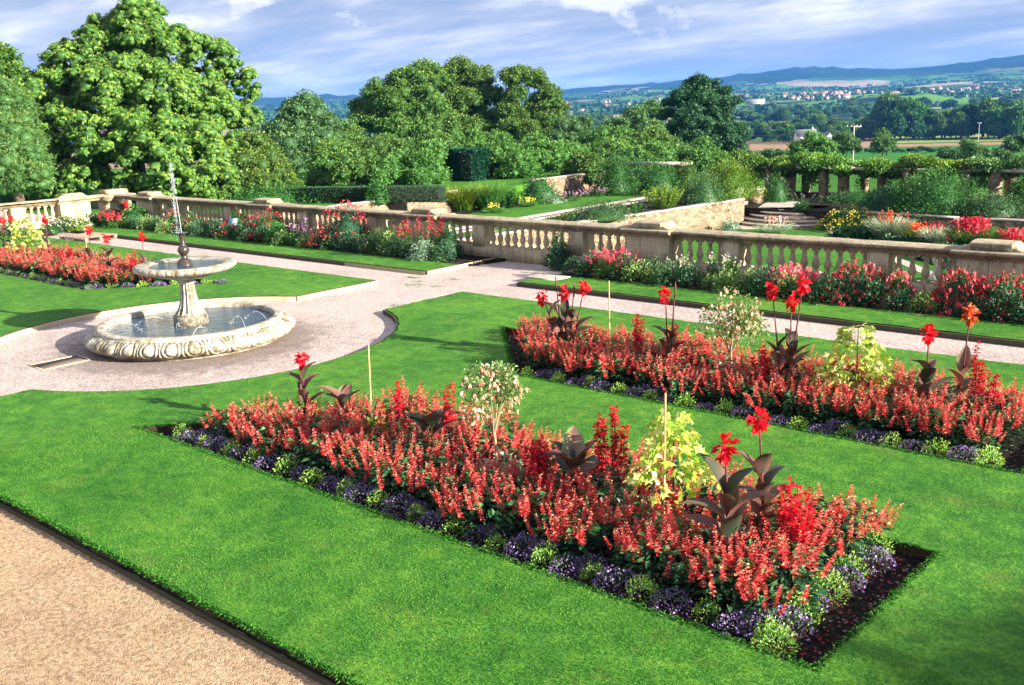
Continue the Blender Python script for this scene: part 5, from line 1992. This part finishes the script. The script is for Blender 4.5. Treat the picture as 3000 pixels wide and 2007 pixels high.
low('second dry climber on the sunlit retaining wall', 1560, 520, PT, 50, 30, 'mound', LM_yell, None, 500, .10)
low('bluish plant at the foot of the retaining wall', 1670, 530, PT, 44, 22, 'mound', LM_grey, None, 350, .10)
low('salmon gladioli in front of the curved steps', 1770, 535, PT, 90, 34, 'grassy', LM_grey, FM_cream, 420, .03, 20, .09, 'gladiolus', 'flowering plant')
low('rose bush with pale flowers left of the pergola foot', 1775, 462, TT, 60, 54, 'mound', LM_mid, FM_white, 900, .10, 60, .07)
low('lavender haze of flowers by the pergola foot', 1840, 462, TT, 70, 22, 'spikes', LM_blue, FM_lilac, 500, .08, 120, .05)
low('small bright green plant on the step corner', 1836, 478, TT, 36, 14, 'mound', LM_mid, None, 300, .09)
low('golden flowered hypericum bush right of the steps', 1950, 524, PT, 122, 40, 'mound', LM_mid, FM_yel, 1900, .11, 900, .09)
low('tall gladioli with orange red spikes right of the hypericum', 2035, 556, PT, 84, 62, 'grassy', LM_grey, FM_orange, 900, .035, 24, .09, 'gladiolus', 'flowering plant')
low('broad leaved bergenia clump by the diagonal path', 1960, 552, PT, 110, 24, 'mound', LM_dark, None, 500, .20, asp=.9)
low('bergenia leaves below the gladioli', 2060, 570, PT, 120, 20, 'mound', LM_dark, None, 500, .20, asp=.9)
low('apricot daylilies between the gladioli', 2095, 560, PT, 50, 40, 'grassy', LM_yell, FM_orange, 500, .03, 26, .11, 'daylily', 'flowering plant')
low('grey green gladiolus leaves right of the apricot daylilies', 2140, 566, PT, 60, 48, 'grassy', LM_grey, FM_crim, 500, .035, 10, .1, 'gladiolus', 'flowering plant')
low('big scarlet gladioli clump above the right hand pier', 2225, 580, PT, 90, 66, 'grassy', LM_mid, FM_rose, 700, .035, 60, .15, 'gladiolus', 'flowering plant')
low('scarlet gladioli left of the right hand pier', 2178, 576, PT, 46, 34, 'grassy', LM_mid, FM_rose, 300, .035, 26, .13, 'gladiolus', 'flowering plant')
low('scarlet gladioli at the right edge beyond the balustrade', 2320, 592, PT, 70, 54, 'grassy', LM_mid, FM_rose, 500, .035, 50, .14, 'gladiolus', 'flowering plant')
low('leafy bergenia clumps below the scarlet gladioli', 2170, 590, PT, 130, 22, 'mound', LM_dark, None, 500, .20, asp=.9)
low('wide feathery green shrub in front of the pergola', 2135, 500, TT - .3, 175, 92, 'mound', LM_mid, None, 4200, .16, asp=.35)
low('dark lower shrub left of the feathery green shrub', 2030, 480, TT, 110, 44, 'mound', LM_dark, None, 1500, .12)
low('low pale flowered roses below the square pier', 1960, 462, TT, 130, 22, 'mound', LM_mid, FM_white, 1300, .09, 60, .05)
low('low mixed green planting right of the feathery shrub', 2270, 492, TT, 130, 40, 'mound', LM_blue, None, 1600, .12)
low('green spiky leaves beyond the right hand pier', 2300, 548, PT, 60, 34, 'grassy', LM_mid, None, 500, .04)
low('green bush at the right edge below the pergola', 2335, 470, TT, 60, 50, 'mound', LM_mid, None, 1200, .13)
low('yellow green bush in the meadow left of the pergola', 1672, 368, -5.0, 40, 36, 'mound', LM_yell, None, 900, .2)
low('leafy green bush spreading behind the second pier', 600, 466, LT, 250, 40, 'mound', LM_mid, None, 3800, .12)
low('bright golden bush at the edge of the big tree', 640, 446, LT, 90, 66, 'mound', LM_yell, None, 2200, .13)
low('leafy seedling plant standing before the clipped hedge', 865, 466, LT, 46, 44, 'mound', LM_mid, None, 700, .13)
low('fresh green bush at the lower left edge behind the return wall', 30, 470, -1, 110, 80, 'mound', LM_mid, None, 2400, .13)
low('dull olive bushes behind the sunlit return wall', 135, 470, -1, 140, 50, 'mound', LM_mid, None, 2000, .12)

# clipped hedge and yew block
ha, hb = G(672, 464, LT), G(1016, 462, LT)
hy = empty('clipped_hedge', (ha[0], ha[1], LT), 0, 'long low clipped dark hedge with flat sunlit top', 'hedge')


def clipped(parent, A, B_, th, h, lm, nm, dens, ls):
    A, B_ = np.array(A[:2]), np.array(B_[:2])
    L = np.linalg.norm(B_ - A)
    d = (B_ - A) / L
    nn = np.array([-d[1], d[0]])
    g = Acc()
    n = int(L * h * dens)
    for (u0, v0, z0, nrm, cnt) in (('u', -th / 2, 'z', -nn, n), ('u', th / 2, 'z', nn, n), ('u', 'v', h, None, int(L * th * dens)), (0, 'v', 'z', -d, int(th * h * dens)), (L, 'v', 'z', d, int(th * h * dens))):
        U = rs.uniform(0, L, cnt) if isinstance(u0, str) else np.full(cnt, u0)
        V = rs.uniform(-th / 2, th / 2, cnt) if isinstance(v0, str) else np.full(cnt, v0)
        Z = rs.uniform(0, h, cnt) if isinstance(z0, str) else np.full(cnt, z0)
        P = np.stack([d[0] * U + nn[0] * V, d[1] * U + nn[1] * V, Z], -1) + rs.normal(0, .015, (cnt, 3))
        nv = np.array([0, 0, 1.]) if nrm is None else np.array([nrm[0], nrm[1], 0])
        D = unit(rs.normal(0, .8, (cnt, 3)) + nv * .7 + np.array([0, 0, .3]))
        g.kites(P, D, rs.uniform(.6, 1.2, cnt) * ls, ls * .5, t=rs.uniform(0, 1, cnt))
    g.build('foliage', lm, parent)
    c = (d * L / 2)
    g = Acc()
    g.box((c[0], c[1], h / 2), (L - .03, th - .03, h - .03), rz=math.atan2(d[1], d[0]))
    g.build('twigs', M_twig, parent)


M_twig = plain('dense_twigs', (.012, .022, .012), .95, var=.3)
rs.seed(95)
clipped(hy, ha, hb, .8, 33 / 2326.0 * math.hypot(ha[0], ha[1]), LM_yew2 if 'LM_yew2' in globals() else LM_dark, 'foliage', 420, .06)
ya = G(1062, 447, RT)
yk = math.hypot(ya[0], ya[1]) / 2326.0
yw = empty('yew_block', (ya[0] - 1.0, ya[1] + .2, RT), 0, 'block of clipped dark yew with flat top standing behind the grasses', 'topiary')
clipped(yw, (0, 0), (2.0, .3), 1.6, 100 * yk, LM_yew, 'foliage', 700, .16)

# ================================================================ TREES


DENS = 2.0


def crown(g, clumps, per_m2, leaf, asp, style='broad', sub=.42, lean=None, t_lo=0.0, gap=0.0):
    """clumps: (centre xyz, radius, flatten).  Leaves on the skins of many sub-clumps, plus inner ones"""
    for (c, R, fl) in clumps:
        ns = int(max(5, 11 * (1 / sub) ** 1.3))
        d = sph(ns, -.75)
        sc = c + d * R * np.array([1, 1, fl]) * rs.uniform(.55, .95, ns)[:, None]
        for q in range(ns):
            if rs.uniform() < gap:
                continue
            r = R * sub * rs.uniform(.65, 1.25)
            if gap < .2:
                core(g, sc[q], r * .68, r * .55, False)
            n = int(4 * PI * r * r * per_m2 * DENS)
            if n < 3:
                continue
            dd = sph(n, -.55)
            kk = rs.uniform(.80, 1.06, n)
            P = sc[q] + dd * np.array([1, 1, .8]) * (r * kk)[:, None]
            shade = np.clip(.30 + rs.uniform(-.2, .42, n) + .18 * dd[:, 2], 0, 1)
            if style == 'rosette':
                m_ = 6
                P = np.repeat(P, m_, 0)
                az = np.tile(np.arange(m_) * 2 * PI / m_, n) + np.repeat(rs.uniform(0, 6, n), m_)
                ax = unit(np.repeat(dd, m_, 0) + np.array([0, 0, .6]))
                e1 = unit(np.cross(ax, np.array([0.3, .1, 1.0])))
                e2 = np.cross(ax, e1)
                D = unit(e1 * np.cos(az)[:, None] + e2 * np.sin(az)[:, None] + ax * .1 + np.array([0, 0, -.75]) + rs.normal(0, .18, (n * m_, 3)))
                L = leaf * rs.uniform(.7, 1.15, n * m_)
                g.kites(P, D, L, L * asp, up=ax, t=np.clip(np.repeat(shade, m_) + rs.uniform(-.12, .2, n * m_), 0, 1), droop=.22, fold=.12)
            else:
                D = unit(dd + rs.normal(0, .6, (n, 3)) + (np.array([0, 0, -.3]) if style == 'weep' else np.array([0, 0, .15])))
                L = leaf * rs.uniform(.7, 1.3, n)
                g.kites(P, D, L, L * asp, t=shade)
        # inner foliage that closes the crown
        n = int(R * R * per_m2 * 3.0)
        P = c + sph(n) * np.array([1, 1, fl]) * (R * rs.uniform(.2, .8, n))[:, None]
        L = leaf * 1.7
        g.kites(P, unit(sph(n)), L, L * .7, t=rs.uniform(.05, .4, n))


def gz(p):
    r = math.hypot(p[0], p[1])
    if p[0] < -38.6 and r < 78 and p[1] < 52:
        return LT
    return float(terrain_z(np.array([p[0]]), np.array([p[1]]))[0])


def tree(name, label, cl, base, lm, per_m2, leaf, asp, style='broad', cat='tree', trunk=.3, group=None, limbs=6, sub=.42, gap=0.0, fl=.85, zb=None):
    """cl: (px, py, radius px, distance) in the photo; base: (px, distance)"""
    bp = rng(base[0], 300, base[1])
    z = gz(bp) if zb is None else zb
    e = empty(name, (bp[0], bp[1], z), 0, label, cat, group)
    o = np.array([bp[0], bp[1], z])
    C = []
    for c in cl:
        p = rng(c[0], c[1], c[3])
        C.append((p - o, c[2] * c[3] / 2326.0, c[4] if len(c) > 4 else fl))
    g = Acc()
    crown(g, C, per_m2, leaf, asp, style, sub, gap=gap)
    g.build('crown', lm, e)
    g = Acc()
    top = max(c[0][2] for c in C)
    g.tube([(0, 0, -.4), (0.05, 0, top * .25), (.1, .1, top * .5), (.1, .15, top * .8)], [trunk * 1.3, trunk, trunk * .75, trunk * .3], 8)
    for (c, R, f_) in C[:14]:
        s0 = np.array([.05, .05, top * rs.uniform(.25, .5)])
        mid = (s0 + c) / 2 + np.array([0, 0, R * .1])
        g.tube([s0, mid, c + np.array([0, 0, R * .3])], [trunk * .45, trunk * .25, trunk * .08], 5)
    g.build('trunk', M_bark, e)
    return e


rs.seed(301)
tree('broadleaf_tree', 'huge spreading chestnut like tree with drooping glossy leaves behind the balustrade corner',
     [(315, 72, 78, 61), (235, 100, 66, 62), (170, 150, 66, 62), (385, 110, 62, 60), (110, 215, 72, 62), (470, 140, 66, 61), (535, 190, 56, 61), (550, 265, 48, 61), (260, 200, 86, 59),
      (365, 215, 84, 58), (455, 250, 86, 59), (70, 300, 50, 63), (150, 300, 76, 60), (250, 320, 84, 57), (350, 330, 88, 56), (450, 350, 86, 56), (530, 350, 60, 58), (110, 380, 54, 60), (200, 400, 56, 58),
      (390, 420, 62, 54), (480, 425, 66, 54), (300, 420, 38, 56), (140, 430, 40, 58), (550, 420, 50, 55)],
     (300, 60), LM_chest, 5.6, .145, .36, 'rosette', trunk=.5, sub=.25)
tree('golden_tree', 'smaller tree with olive golden leaves at the right foot of the huge tree',
     [(585, 345, 50, 58), (560, 395, 52, 56), (615, 395, 46, 56), (640, 425, 30, 55), (590, 430, 40, 54)], (590, 57), LM_yell2 if 'LM_yell2' in globals() else leafmat('olive_leaf', [(0.03, 0.08, 0.018), (0.08, 0.17, 0.03), (0.19, 0.30, 0.05), (0.42, 0.46, 0.08)], .25), 14, .17, .5)
tree('pine_tree', 'soft needled pine at the left edge with reddish cones',
     [(75, 330, 30, 57), (90, 380, 28, 56), (10, 210, 30, 57), (50, 250, 26, 57), (15, 250, 45, 57), (30, 300, 46, 56), (15, 345, 55, 55), (55, 370, 40, 54), (20, 405, 55, 54), (70, 410, 34, 53)], (20, 56), LM_pine, 26, .20, .16, trunk=.25)
tree('broadleaf_tree', 'green tree showing behind the pine at the upper left edge', [(0, 150, 40, 75), (20, 185, 36, 75), (0, 215, 40, 75)], (10, 75), LM_chest, 9, .28, .5)
tree('broadleaf_tree', 'round dark grey green tree between the huge tree and the orchard',
     [(690, 268, 50, 84), (650, 300, 44, 84), (735, 300, 46, 84), (665, 350, 56, 82), (725, 355, 56, 82), (690, 395, 54, 81), (640, 385, 30, 82), (755, 390, 40, 83)], (692, 84), LM_blue, 11, .22, .5, 'weep', trunk=.3)
tree('broadleaf_tree', 'mid green tree right behind the round dark tree', [(800, 320, 36, 92), (770, 345, 40, 90), (825, 355, 34, 90), (790, 385, 40, 88)], (800, 91), LM_oak, 10, .24, .5)
LM_apple = leafmat('apple_leaf', [(0.03, 0.10, 0.025), (0.07, 0.20, 0.04), (0.15, 0.31, 0.06), (0.28, 0.44, 0.11)], .33)
ORCH = []
for i, (px, py, r_, dd) in enumerate(((765, 350, 34, 74), (800, 372, 30, 70), (935, 345, 34, 74), (1000, 335, 34, 74), (1060, 365, 32, 70), (1215, 340, 34, 76), (1160, 365, 34, 72), (1290, 385, 32, 70),
                                      (1360, 355, 30, 72), (1410, 350, 32, 72), (1450, 365, 30, 70), (1500, 355, 32, 72), (1545, 345, 30, 78), (1610, 350, 30, 78), (1130, 330, 30, 82), (1385, 385, 26, 68), (745, 395, 28, 66), (1640, 372, 26, 74), (1690, 365, 24, 76))):
    tree('orchard_tree', 'leafy fruit tree in the dense green bank filling the ground below the great trees', [(px, py, r_, dd), (px + 22, py + 14, r_ * .8, dd - 1), (px - 22, py + 18, r_ * .8, dd - 1), (px + 4, py + 34, r_ * .9, dd - 2)],
         (px, dd), LM_apple if i % 3 else LM_oak, 13, .19, .5, trunk=.12, limbs=4, group='fruit trees of the green bank')
for lab, cl, b_ in (('bright green orchard tree right of the clipped hedge end near the dark tree', [(800, 395, 36, 62), (830, 375, 32, 63), (780, 410, 24, 62), (850, 405, 28, 62)], 810),
                    ('bright green orchard tree behind the leafy seedling plant', [(890, 395, 36, 62), (915, 375, 30, 63), (870, 415, 22, 61), (930, 405, 26, 62)], 895),
                    ('light green orchard tree just left of the yew block', [(975, 385, 38, 62), (990, 350, 30, 63), (960, 410, 26, 61), (1005, 405, 22, 62)], 980),
                    ('green orchard tree behind the yew block', [(1120, 360, 36, 66), (1150, 340, 30, 67), (1090, 345, 26, 67)], 1120),
                    ('darker orchard tree behind the hedge in the middle', [(850, 345, 34, 72), (880, 335, 28, 73), (905, 350, 30, 72)], 870),
                    ('green bushy tree right of the yew block', [(1190, 385, 38, 64), (1225, 370, 34, 65), (1165, 400, 28, 64)], 1195),
                    ('rough green bushy tree above the short far wall', [(1270, 365, 38, 68), (1300, 350, 32, 69), (1245, 350, 30, 69)], 1275),
                    ('leafy bushy tree left of the rounded dark bush', [(1335, 375, 34, 64), (1350, 400, 26, 63), (1310, 395, 24, 64)], 1335),
                    ('pale green thicket bush in the middle distance', [(1380, 330, 36, 78), (1420, 325, 34, 78), (1350, 335, 28, 78)], 1390),
                    ('rough green thicket bush beside the dark oak', [(1470, 335, 34, 78), (1500, 322, 30, 79), (1440, 345, 30, 77)], 1470),
                    ('mixed thicket bush behind the left pergola roof', [(1530, 360, 34, 74), (1570, 365, 30, 74), (1600, 370, 26, 73)], 1560),
                    ('orchard tree in the shadow below the great trees', [(1040, 335, 34, 80), (1075, 325, 30, 80)], 1050)):
    tree('orchard_tree', lab, cl, (b_, cl[0][3]), LM_apple if 'dark' not in lab else LM_oak, 15, .18, .5, trunk=.12, limbs=4)
tree('oak_tree', 'left great tree of the tall group with layered dark crown',
     [(955, 175, 40, 112), (915, 190, 34, 112), (990, 180, 32, 112), (870, 225, 40, 112), (830, 250, 30, 113), (920, 240, 46, 110), (980, 240, 44, 110), (850, 285, 40, 111), (910, 300, 44, 109), (970, 300, 44, 109), (1020, 290, 34, 110)],
     (950, 111), LM_oak, 9, .27, .5, trunk=.55, sub=.36, gap=.12)
LM_sun = leafmat('sunny_oak_leaf', [(0.035, 0.10, 0.028), (0.10, 0.21, 0.045), (0.21, 0.35, 0.06), (0.38, 0.50, 0.10)], .33)
tree('oak_tree', 'middle great tree of the tall group with the highest top',
     [(1055, 165, 36, 116), (1030, 195, 34, 116), (1090, 180, 34, 116), (1120, 225, 36, 115), (1060, 240, 46, 114), (1110, 280, 42, 114), (1060, 305, 44, 112), (1150, 300, 32, 114)],
     (1070, 115), LM_sun, 9, .26, .5, trunk=.5, sub=.36, gap=.12)
tree('slender_tree', 'open airy tree with pale trunks at the right of the tall group',
     [(1170, 178, 26, 112), (1195, 172, 22, 113), (1225, 185, 26, 112), (1260, 215, 24, 112), (1180, 215, 28, 112), (1235, 240, 28, 112), (1275, 250, 24, 112), (1200, 262, 30, 112), (1255, 285, 30, 111), (1165, 255, 28, 112), (1175, 295, 32, 111), (1215, 310, 32, 110), (1262, 315, 28, 110)],
     (1215, 112), LM_sun, 13, .24, .45, trunk=.22, sub=.36, gap=.12)
tree('willow_tree', 'grey green low tree right of the tall group', [(1300, 300, 34, 98), (1330, 290, 26, 99), (1275, 325, 30, 97), (1325, 330, 28, 97)], (1300, 98), LM_blue, 10, .2, .35)
tree('oak_tree', 'solitary dark oak with ragged irregular crown in the right middle distance',
     [(1600, 185, 20, 121), (1585, 205, 24, 121), (1625, 200, 22, 121), (1655, 215, 20, 121), (1560, 225, 24, 120), (1610, 235, 34, 119), (1530, 235, 15, 120, .6), (1655, 245, 26, 119), (1685, 232, 13, 119, .6), (1575, 265, 34, 118), (1635, 275, 34, 118),
      (1525, 262, 22, 119, .5), (1600, 305, 40, 116), (1650, 310, 36, 116), (1690, 300, 22, 117), (1555, 300, 30, 117), (1620, 340, 36, 114), (1680, 335, 26, 114)],
     (1605, 119), LM_dark, 9, .26, .55, trunk=.55, sub=.34, gap=.16)
tree('broadleaf_tree', 'low dark green tree left of the solitary oak', [(1460, 275, 30, 135), (1500, 260, 28, 136), (1430, 290, 26, 134), (1490, 300, 30, 132), (1400, 300, 24, 134)], (1460, 135), LM_blue, 6, .3, .55)
tree('broadleaf_tree', 'rounded bush tree in the meadow right of the utility pole', [(2022, 335, 24, 150), (2020, 312, 14, 151)], (2022, 150), LM_blue, 9, .26, .5, trunk=.15)
tree('broadleaf_tree', 'pale feathery bush tree above the pergola left of the pole', [(1862, 330, 30, 105), (1835, 345, 24, 104), (1890, 345, 24, 104)], (1862, 105), LM_apple, 10, .2, .5, trunk=.15)
tree('broadleaf_tree', 'dark round bush left of the utility pole', [(1930, 325, 24, 150), (1950, 335, 18, 150)], (1930, 150), LM_blue, 7, .28, .5, trunk=.15)
tree('broadleaf_tree', 'small round tree in the meadow near the right edge', [(2225, 345, 18, 160), (2215, 330, 12, 160)], (2222, 160), LM_blue, 8, .28, .5, trunk=.15)
tree('broadleaf_tree', 'low meadow bush at the right edge above the pergola', [(2320, 335, 22, 190), (2344, 325, 18, 190)], (2322, 190), LM_blue, 6, .34, .5, trunk=.15)
for i, (px, py, r) in enumerate(((2160, 352, 14), (2190, 356, 12), (2250, 354, 16), (2290, 358, 14), (1760, 352, 12), (1790, 356, 11), (1735, 358, 12), (1700, 352, 12))):
    tree('hedge_bush', 'small bush of the rough hedge crossing the meadow behind the pergola', [(px, py, r, 170), (px + 14, py + 3, r * .8, 170)], (px, 170), LM_blue, 6, .3, .5, trunk=.08, group='bushes of the meadow hedge', cat='bush')

# off-frame tree whose crown shades the lower right lawn
rs.seed(333)
e = empty('broadleaf_tree', (17.4, 9.4, 0), 0, 'tree just outside the right of the photo whose crown shades the near lawn', 'tree')
g = Acc()
LIMB = [(-1.0, -1.2, 5.0, 1.25), (-.7, -2.6, 4.8, 1.2), (.4, -.2, 5.5, 1.2), (.6, 2.2, 5.2, 1.0), (-.2, -3.9, 5.2, 1.1), (1.6, .9, 6.1, 1.2)]
crown(g, [(np.array(q[:3]), q[3], .32) for q in LIMB], 22, .17, .5)
g.build('crown', LM_oak, e)
g = Acc()
g.tube([(0, 0, -.2), (.1, 0, 2.4), (.3, .1, 5.2)], [.22, .17, .06], 8)
for q in LIMB:
    g.tube([(.1, 0, 2.6), (q[0] * .5, q[1] * .5, 4.2), q[:3]], [.09, .06, .02], 5)
g.build('trunk', M_bark, e)

# ---- distant trees: a few shapes, copied
FARM = [LM_oak, LM_blue, LM_mid, LM_dark]


def far_proto(seed, tall, mat):
    rs.seed(seed)
    e = empty('distant_tree', (0, 0, 0))
    g = Acc()
    cl = [(np.array([rs.normal(0, .22), rs.normal(0, .22), z]), r, .9) for z, r in ((.45, .34), (.62, .30), (.80 if tall else .7, .22), (.35, .3))]
    crown(g, cl, 190, .085, .6, sub=.45)
    g.build('crown', mat, e)
    g = Acc()
    g.tube([(0, 0, -.15), (0, 0, .5)], [.035, .02], 5)
    g.build('trunk', M_bark, e)
    return e


FARP = [far_proto(400 + i, i % 2, FARM[i % 4]) for i in range(8)]
fused = [0] * 8
rs.seed(401)


def far_tree(px, r, hpx, wid, label, group, k=None):
    k = rs.randint(8) if k is None else k
    o = FARP[k] if not fused[k] else copy_tree(FARP[k])
    fused[k] = 1
    p = rng(px, 250, r)
    h = hpx * r / 2326.0
    o.location = (p[0], p[1], gz(p) - .02 * h)
    o.scale = (h * wid, h * wid, h)
    o.rotation_euler = (0, 0, rs.uniform(0, 6.28))
    tag(o, label, 'tree', group)


WB = 'tall tree in the dense wood belt beyond the ploughed field at the right'
for (px, hp) in ((1985, 50), (2010, 60), (2035, 75), (2050, 92), (2065, 84), (2085, 66), (2105, 62), (2125, 58), (2145, 52), (2165, 60), (2185, 64), (2200, 56), (2220, 66), (2240, 72), (2262, 62), (2280, 78), (2300, 60), (2320, 70), (2338, 66), (2355, 70),
                 (1998, 40), (2024, 54), (2075, 60), (2115, 50), (2155, 56), (2210, 62), (2252, 58), (2290, 60), (2330, 60)):
    far_tree(px + rs.normal(0, 4), rs.uniform(620, 690), hp, .85, WB, 'trees of the wood belt')
for px in range(1700, 1990, 11):
    far_tree(px + rs.normal(0, 4), rs.uniform(610, 760), rs.uniform(22, 44), 1.0, 'rounded tree of the hedgerow line around the distant farmhouse', 'hedgerow trees near the farmhouse')
for px in range(1345, 1560, 12):
    far_tree(px + rs.normal(0, 4), rs.uniform(420, 620), rs.uniform(24, 44), 1.1, 'distant tree of the hedgerow between the tall group and the solitary oak', 'hedgerow trees left of the oak')
for i in range(22):
    far_tree(rs.uniform(590, 840), rs.uniform(500, 900), rs.uniform(16, 34), 1.1, 'distant tree glimpsed between the huge tree and the tall group', 'distant trees at the left')
for i in range(110):
    r = rs.uniform(850, 1700)
    far_tree(rs.uniform(1290, 2360), r, rs.uniform(9, 15) * 2326 / r * rs.uniform(.7, 1.1), 1.2, 'small hazy tree scattered over the valley fields below the hills', 'scattered valley trees')
for px in range(1700, 2350, 16):
    far_tree(px + rs.normal(0, 3), 405 + rs.normal(0, 4), rs.uniform(7, 13), 1.3, 'low bush in the hedge at the near edge of the ploughed field', 'hedge bushes by the ploughed field')

# far woodland and hedges that read as one mass
rs.seed(451)
g = Acc()
n = 5200
r = rs.uniform(1500, 4600, n)
a = np.array([math.atan2(*rng(px, 250, 1000)[:2]) for px in (560, 2400)])
az = rs.uniform(a[0], a[1], n)
X, Y = r * np.sin(az), r * np.cos(az)
row = (np.sin(X / 60) + np.sin(Y / 85 + X / 300) + np.sin(X / 410 + 2) * np.sin(Y / 290)) > .2
row |= (np.abs(np.sin((X * .8 + Y * .6) / 130)) < .08) | (np.abs(np.sin((X * .5 - Y * .86) / 170)) < .08)
X, Y = X[row], Y[row]
Z = terrain_z(X, Y)
n = len(X)
for q in range(7):
    d = sph(n, .0)
    S = rs.uniform(6, 13, n)[:, None]
    P = np.stack([X, Y, Z], -1) + rs.normal(0, 5, (n, 3)) * np.array([1, 1, .2])
    up = unit(rs.normal(size=(n, 3)))
    g.kites(P, unit(d + np.array([0, 0, .5])), S[:, 0], S[:, 0] * 1.0, up=up, t=rs.uniform(0, .6, n))
tag(g.build('far_woodland', LM_dark), 'far woods and hedges covering the valley and the lower hills', 'woodland', kind='stuff')

# ---- farmhouse, village houses, poles


def house(name, label, p, w, d, h, rz, wallm, roofm, group=None, parts=True, cat='house'):
    e = empty(name, p, rz, label, cat, group)
    g = Acc()
    g.box((0, 0, h / 2), (w, d, h))
    rh = d * .5
    g.add([[-w / 2, -d / 2, h], [-w / 2, d / 2, h], [-w / 2, 0, h + rh], [w / 2, -d / 2, h], [w / 2, d / 2, h], [w / 2, 0, h + rh]], [[0, 2, 1], [3, 4, 5]])
    g.build('wall', wallm, e)
    g = Acc()
    o = .35
    for s in (-1, 1):
        y1, z1 = s * (d / 2 + o), h - o * .9
        V = [[-w / 2 - o, y1, z1], [w / 2 + o, y1, z1], [w / 2 + o, 0, h + rh + .1], [-w / 2 - o, 0, h + rh + .1]]
        V2 = [[v[0], v[1], v[2] + .25] for v in V]
        g.add(V + V2, [[0, 1, 2, 3], [4, 7, 6, 5], [0, 4, 5, 1], [1, 5, 6, 2], [3, 7, 4, 0]])
    g.build('roof', roofm, e)
    if parts:
        g = Acc()
        g.box((w * .35, 0, h + rh + .5), (.9, .7, 1.6))
        g.build('chimney', wallm, e)
        for x in np.linspace(-w * .35, w * .35, 4):
            for zz in (h * .28, h * .72):
                g = Acc()
                g.box((x, -d / 2 - .02, zz), (.9, .08, 1.1))
                g.build('window', M_slate, e)
    return e


p = rng(1845, 270, 600)
house('farmhouse', 'white gabled farmhouse with grey slate roof half hidden among trees', (p[0], p[1], gz(p)), 11, 6, 4.6, .75, M_white, M_slate)
p = rng(1895, 270, 600)
house('barn', 'low white outbuilding right of the farmhouse among trees', (p[0], p[1], gz(p)), 5, 4, 3.6, -.6, M_white, M_slate, parts=False, cat='barn')
VH = None
rs.seed(471)
for i in range(130):
    if i < 85:
        px, r = rs.normal(1850, 95), rs.uniform(2100, 3000)
    elif i < 100:
        px, r = rs.uniform(1290, 1560), rs.uniform(1900, 3200)
    else:
        px, r = rs.uniform(2090, 2350), rs.uniform(2200, 3200)
    p = rng(px, 230, r)
    loc = (p[0], p[1], gz(p) + 2)
    if VH is None:
        VH = house('village_house', '', loc, 12, 8, 7, 0, M_render, M_tile, parts=False)
        o = VH
    else:
        o = copy_tree(VH)
    o.location = loc
    o.rotation_euler = (0, 0, rs.uniform(0, 3.14))
    s = rs.uniform(.45, .85)
    o.scale = (s * rs.uniform(1, 1.6), s, s)
    g_ = ('houses of the distant village', 'tiny pale house in the distant village below the hills') if i < 85 else (
        ('houses far left of the oak', 'tiny pale house in the hazy valley left of the solitary oak') if i < 100 else ('houses far right', 'tiny pale house in the hazy valley above the wood belt at the right'))
    tag(o, g_[1], 'house', g_[0])
p = rng(1728, 226, 1900)
house('long_building', 'long white low building left of the distant village', (p[0], p[1], gz(p) + 1), 34, 10, 4.5, .5, M_render, M_render, parts=False, cat='building')


def pole(label, px, pyt, r, arm=1.0):
    p = rng(px, pyt, r)
    z = gz(p)
    e = empty('utility_pole', (p[0], p[1], z), .55, label, 'utility pole')
    h = p[2] - z
    g = Acc()
    g.tube([(0, 0, -.3), (0, 0, h * .5), (0, 0, h)], [.17, .14, .11], 8)
    g.build('post', M_pole, e)
    g = Acc()
    g.box((0, 0, h - .15), (2.3 * arm, .12, .14))
    g.build('crossarm', M_pole, e)
    for x in (-1.05, -.45, .45, 1.05):
        g = Acc()
        g.lathe([(.05, 0), (.08, .05), (.05, .1), (.08, .15), (.04, .22)], c=(x * arm, 0, h - .08), seg=8)
        g.build('insulator', M_white, e)
    return e, np.array([p[0], p[1], p[2]])


M_pole = plain('grey_pole', (.42, .39, .35), .8)
e1, q1 = pole('pale wooden utility pole with crossarm standing in the meadow', 1955, 288, 180)
e2, q2 = pole('distant small utility pole before the wood belt at the right', 2242, 281, 430, .6)
for s in (-1, 1):
    g = Acc()
    A = q1 + np.array([s * .9, s * .5, 0.1])
    B_ = rng(1560, 285, 260) + np.array([s, s * .5, 0])
    t = np.linspace(0, 1, 16)[:, None]
    pts = A + (B_ - A) * t - np.array([0, 0, 1.0]) * 4 * 2.2 * t * (1 - t)
    g.tube(pts, .02, 4)
    tag(g.build('overhead_wire', M_slate), 'thin overhead wire sagging left from the meadow pole', 'wire', 'overhead wires')

# small left pergola roof seen over the shrubs
p = onY(1500, 377, 54)
sp_ = empty('garden_shelter', (p[0], 54, RT), 0, 'flat stone lintel shelter half hidden in shrubs left of the main pergola', 'shelter')
for x in (-1.9, 1.9):
    g = Acc()
    g.box((x, 0, (p[2] - RT) / 2), (.5, .5, p[2] - RT))
    g.build('pier', M_rubble, sp_)
g = Acc()
g.box((0, 0, p[2] - RT + .08), (4.8, .9, .16))
g.build('lintel', M_flag, sp_)

# ---- haze
g = Acc()
HT = float(RZZ.max()) + 25
g.box((-1500, 3200, (HT - 50) / 2), (9800, 9800, HT + 50))
hm = bpy.data.materials.new('haze_air')
hm.use_nodes = True
nt = hm.node_tree
for n_ in list(nt.nodes):
    if n_.type != 'OUTPUT_MATERIAL':
        nt.nodes.remove(n_)
pv = N(nt, 'ShaderNodeVolumePrincipled')
pv.inputs['Color'].default_value = (0.09, 0.36, 1.0, 1)
pv.inputs['Density'].default_value = 0.00009
pv.inputs['Anisotropy'].default_value = 0.0
nt.links.new(pv.outputs[0], nt.nodes['Material Output'].inputs['Volume'])
tag(g.build('haze', hm), kind='stuff')
